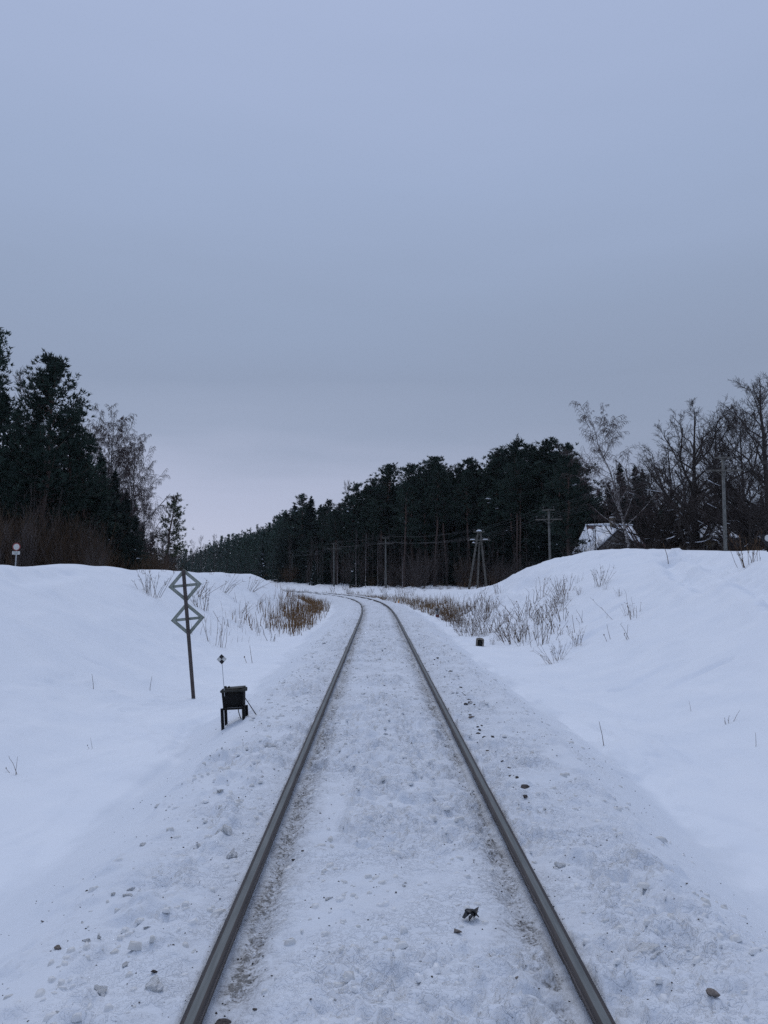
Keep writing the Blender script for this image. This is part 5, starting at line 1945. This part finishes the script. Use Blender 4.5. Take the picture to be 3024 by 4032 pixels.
# ------------------------------------------------------------------ stones, scraps and snow lumps
def lump(seed, flat=.6, n=2, rough=.35, mat='ballast', smooth=False, name='ballast_stone', soft=False):
    import bmesh
    rg = np.random.default_rng(seed)
    bm = bmesh.new()
    bmesh.ops.create_icosphere(bm, subdivisions=n, radius=1)
    V = np.array([v.co[:] for v in bm.verts])
    Fc = np.array([[v.index for v in f.verts] for f in bm.faces])
    bm.free()
    dirs = unit(rg.normal(size=(9, 3)))
    cut = rg.uniform(.35, .85, 9)
    for d, c in zip(dirs, cut):
        dt = V @ d
        V = V - np.maximum(dt - c, 0)[:, None] * d
    V = V / (np.abs(V).max(0) + .05)
    if soft:
        f = np.zeros(len(V))
        for q in range(14):
            kd = rg.normal(size=3) * (2.0 + q * .75)
            f += np.sin(V @ kd + rg.uniform(0, 6.28)) / (1.5 + q * .45)
        V = V * (1 + .17 * f[:, None])
        rough = .06
    V = V * (1 + rough * .25 * rg.normal(size=(len(V), 1)) * (.4 if n < 3 else 1)) * np.array([1, rg.uniform(.6, .95), flat])
    return G().add(V, Fc).mesh(name, M[mat], smooth)


STONES = [lump(600 + i, rng.uniform(.38, .6)) for i in range(5)]
STONES_BR = [lump(610 + i, rng.uniform(.38, .55), mat='ballast_br', name='brown_stone') for i in range(4)]
CLODS = [lump(620 + i, rng.uniform(.4, .6), 4, .55, 'clod', True, 'snow_clod', True) for i in range(6)]


def put(me, name, p, size, label, cat, group=None, sink=.3):
    o = obj(name, me, None, (p[0], p[1], hz(p[0], p[1]) + size * (.22 - .5 * sink)), (rng.uniform(-.25, .25), rng.uniform(-.25, .25), rng.uniform(0, 6.28)))
    o.scale = (size * rng.uniform(.85, 1.25), size * rng.uniform(.8, 1.1), size * rng.uniform(.8, 1.15))
    tag(o, label, cat, group)
    return o


def ground_px(px, py):
    return hit(px, py)


# singled-out lumps of dirty snow: (px, py, width px, label)
for px, py, w, lab in [(600, 3905, 125, 'large grey lump of dirty snow, nearest outside the left rail'), (395, 3925, 90, 'low crumbling dirty snow lump beside the largest one'),
                       (910, 3370, 85, 'tall ragged dirty snow lump outside the left rail'), (890, 3310, 105, 'long flat dirty snow lump behind the tall ragged one'),
                       (940, 3165, 60, 'rounded dirty snow lump halfway along the left rail'), (1065, 2950, 50, 'dirty snow lump beside the left rail, close to the cable box'),
                       (2205, 3415, 55, 'yellowish snow lump outside the right rail'), (2540, 3790, 135, 'flat yellowish broken slab of snow outside the right rail'),
                       (1520, 2735, 36, 'pale snow lump between the rails, near the marker stone'), (1428, 2735, 30, 'flatter pale snow lump paired with another between the rails'),
                       (1290, 3555, 42, 'single grey snow lump between the rails beside the left one'), (1520, 2905, 30, 'small pale snow lump far along the track middle')]:
    p = ground_px(px, py)
    put(CLODS[int(rng.integers(6))], 'snow_clod', p, w * p[1] / F * .42, lab, 'snow clod', sink=.42)
cg = 'small dirty snow lumps beside the rails'
for i in range(95):
    y = 3.2 + 32 * rng.random() ** 1.6
    s = -rng.uniform(1.0, 1.95) if rng.random() < .68 else (rng.uniform(.95, 2.1) if rng.random() < .5 else rng.uniform(-.55, .55))
    put(CLODS[i % 6], 'snow_clod', (s, y), rng.uniform(.012, .036) * (1.0 if abs(s) > .8 else .6), 'small dirty snow lump lying beside the rails', 'snow clod', cg, sink=.45)
# stones
p = ground_px(2810, 3972)
put(STONES_BR[0], 'brown_stone', p, .04, 'large flat grey-brown stone alone outside the right rail', 'stone', sink=.1)
p = ground_px(228, 3740)
put(STONES_BR[1], 'brown_stone', p, .024, 'flat brown stone on clean snow outside the left rail', 'stone', sink=.1)
p = ground_px(1800, 3702)
put(STONES_BR[2], 'brown_stone', p, .032, 'pointed tan stone between the rails near the black scrap', 'stone', sink=.1)
p = ground_px(875, 4012)
put(STONES[0], 'ballast_stone', p, .034, 'black stone against the inside of the left rail, nearest of all', 'stone', sink=.1)
p = ground_px(607, 3860)
put(STONES[1], 'ballast_stone', p, .018, 'small round black stone just behind the large snow lump', 'stone', sink=.1)
sg = 'dark ballast stones in a loose row outside the right rail'
for px, py in [(1690, 2600), (1703, 2612), (1680, 2575), (1668, 2556), (1712, 2600), (1722, 2598), (1735, 2606), (1760, 2650), (1770, 2655), (1752, 2668), (1810, 2710), (1820, 2735), (1832, 2765), (1848, 2783), (1815, 2778), (1808, 2752), (1860, 2835),
               (1850, 2815), (1835, 2790), (1880, 2870), (1905, 2905), (1890, 2880), (1920, 2960), (1965, 2975), (2005, 3028), (2044, 3028), (1985, 3010), (2035, 3080), (2070, 3160), (2062, 3118), (1900, 2860), (1940, 2935), (1660, 2530), (1650, 2500), (1628, 2470), (1610, 2445),
               (1890, 2895), (1845, 2775), (1742, 2612), (1700, 2585), (2010, 3060), (2090, 3200), (1868, 2790)]:
    p = ground_px(px + rng.uniform(-5, 5), py + rng.uniform(-4, 4))
    put(STONES[int(rng.integers(5))] if rng.random() < .8 else STONES_BR[int(rng.integers(4))], 'ballast_stone', p, rng.uniform(.018, .045), 'dark ballast stone in the loose row outside the right rail', 'stone', sg, sink=.2)
sg = 'small stones scattered over the trampled snow'
for i in range(150):
    y = 3.0 + 30 * rng.random() ** 1.7
    s = rng.uniform(-2.0, 2.2)
    if abs(abs(s) - .8) < .09:
        s += .25
    put((STONES if rng.random() < .6 else STONES_BR)[int(rng.integers(4))], 'pebble', (s, y), rng.uniform(.005, .014), 'small stone scattered over the trampled snow of the track', 'stone', sg, sink=.2)


def scrap():
    p = ground_px(1858, 3640)
    g = G()
    rg = np.random.default_rng(9)
    s = p[1] / F
    for k in range(5):
        c = np.array([(k - 2) * 9 * s, rg.normal() * .012, .012 + rg.uniform(0, .02)])
        q = np.array([(-.5, -.5, 0), (.5, -.35, .25), (.55, .4, .1), (-.35, .5, .3)]) * np.array([26 * s, .05, .045]) @ rotm(rg.normal() * .4, rg.normal() * .3, rg.uniform(0, 3)).T
        V = np.concatenate([q + c, q + c + [0, 0, .006]])
        g.add(V, [(0, 3, 2, 1), (4, 5, 6, 7), (0, 1, 5, 4), (1, 2, 6, 5), (2, 3, 7, 6), (3, 0, 4, 7)])
    o = obj('black_scrap', g.mesh('black_scrap', M['scrap']), None, (p[0], p[1], hz(p[0], p[1])))
    tag(o, 'crumpled shiny black scrap lying between the rails', 'scrap')


scrap()


def crumbs():
    g = G()
    rg = np.random.default_rng(56)
    n = 5200
    y = 2.6 + 30 * rg.random(n) ** 1.7
    grp = rg.random(n)
    s = np.where(grp < .30, -rg.uniform(.9, 1.75, n), np.where(grp < .58, rg.uniform(.9, 2.2, n), rg.uniform(-.66, .66, n)))
    keep = (np.abs(np.abs(s) - .8) > .08) & (fbm(s * 1.6, y * 1.2, 91, 3) > rg.uniform(-.55, .25, n))
    s, y = s[keep], y[keep]
    n = len(s)
    z = H(s, y)
    r = (.006 + .022 * rg.random(n) ** 2.2) * np.clip(.75 + y * .03, .75, 1.4)
    th = rg.uniform(0, 6.283, n)
    k = 6
    an = np.arange(k) * 2 * np.pi / k
    rad = r[:, None] * rg.uniform(.55, 1.35, (n, k))
    el_ = rg.uniform(1.0, 2.0, n)
    bx, by = rad * np.cos(an) * el_[:, None], rad * np.sin(an)
    cx_, cy_ = bx * np.cos(th)[:, None] - by * np.sin(th)[:, None], bx * np.sin(th)[:, None] + by * np.cos(th)[:, None]
    base = np.stack([s[:, None] + cx_, y[:, None] + cy_, z[:, None] - .01 + 0 * cx_], -1)
    topz = r[:, None] * rg.uniform(.25, .8, (n, 1)) * rg.uniform(.7, 1.25, (n, k))
    top = np.stack([s[:, None] + cx_ * .72, y[:, None] + cy_ * .72, z[:, None] + topz], -1)
    V = np.concatenate([base, top], 1)
    i = np.arange(n)[:, None] * 12
    q = [i + np.array([a, (a + 1) % k, (a + 1) % k + k, a + k]) for a in range(k)]
    g.add(V, np.concatenate(q), i + np.array([6, 7, 8, 9, 10, 11]))
    o = obj('snow_crumbs', g.mesh('snow_crumbs', M['clod']))
    tag(o, 'broken crust and crumbs of trampled snow over the track bed', 'snow', kind='stuff')


crumbs()


def grit():
    g = G()
    rg = np.random.default_rng(55)
    n = 2600
    y = 2.6 + 26 * rg.random(n) ** 1.8
    near = rg.random(n) < .45
    s = np.where(near, np.sign(rg.normal(size=n)) * (.79 + rg.normal(size=n) * .17), rg.uniform(-2.3, 2.4, n))
    s = np.where(np.abs(np.abs(s) - .8) < .06, s * .86, s)
    z = H(s, y)
    r = rg.uniform(.002, .0075, n) * np.clip(.6 + y * .06, .6, 1.6)
    oct_ = np.array([(1, 0, 0), (-1, 0, 0), (0, 1, 0), (0, -1, 0), (0, 0, .7), (0, 0, -.7)], float)
    tri = np.array([(0, 2, 4), (2, 1, 4), (1, 3, 4), (3, 0, 4), (2, 0, 5), (1, 2, 5), (3, 1, 5), (0, 3, 5)])
    V = np.stack([s, y, z + r * .3], 1)[:, None] + oct_[None] * r[:, None, None] * rg.uniform(.6, 1.4, (n, 6, 3))
    Fq = (np.arange(n)[:, None, None] * 6 + tri[None]).reshape(-1, 3)
    g.add(V, Fq)
    o = obj('ballast_grit', g.mesh('ballast_grit', M['ballast']))
    tag(o, 'fine dark grit sprinkled over the trampled snow along the rails', 'grit', kind='stuff')


grit()

# ------------------------------------------------------------------ air
HAZE = 0.0001
if HAZE:
    g = G().box((0, 320, 28), (1040, 730, 66))
    m = bpy.data.materials.new('winter_haze')
    m.use_nodes = True
    nt = m.node_tree
    nt.nodes.clear()
    out = nt.nodes.new('ShaderNodeOutputMaterial')
    vol = nt.nodes.new('ShaderNodeVolumePrincipled')
    vol.inputs['Color'].default_value = (.80, .86, .95, 1)
    vol.inputs['Density'].default_value = HAZE
    nt.links.new(vol.outputs[0], out.inputs['Volume'])
    o = obj('haze', g.mesh('haze', m))
    tag(o, kind='stuff')
print('objects', len(bpy.data.objects))
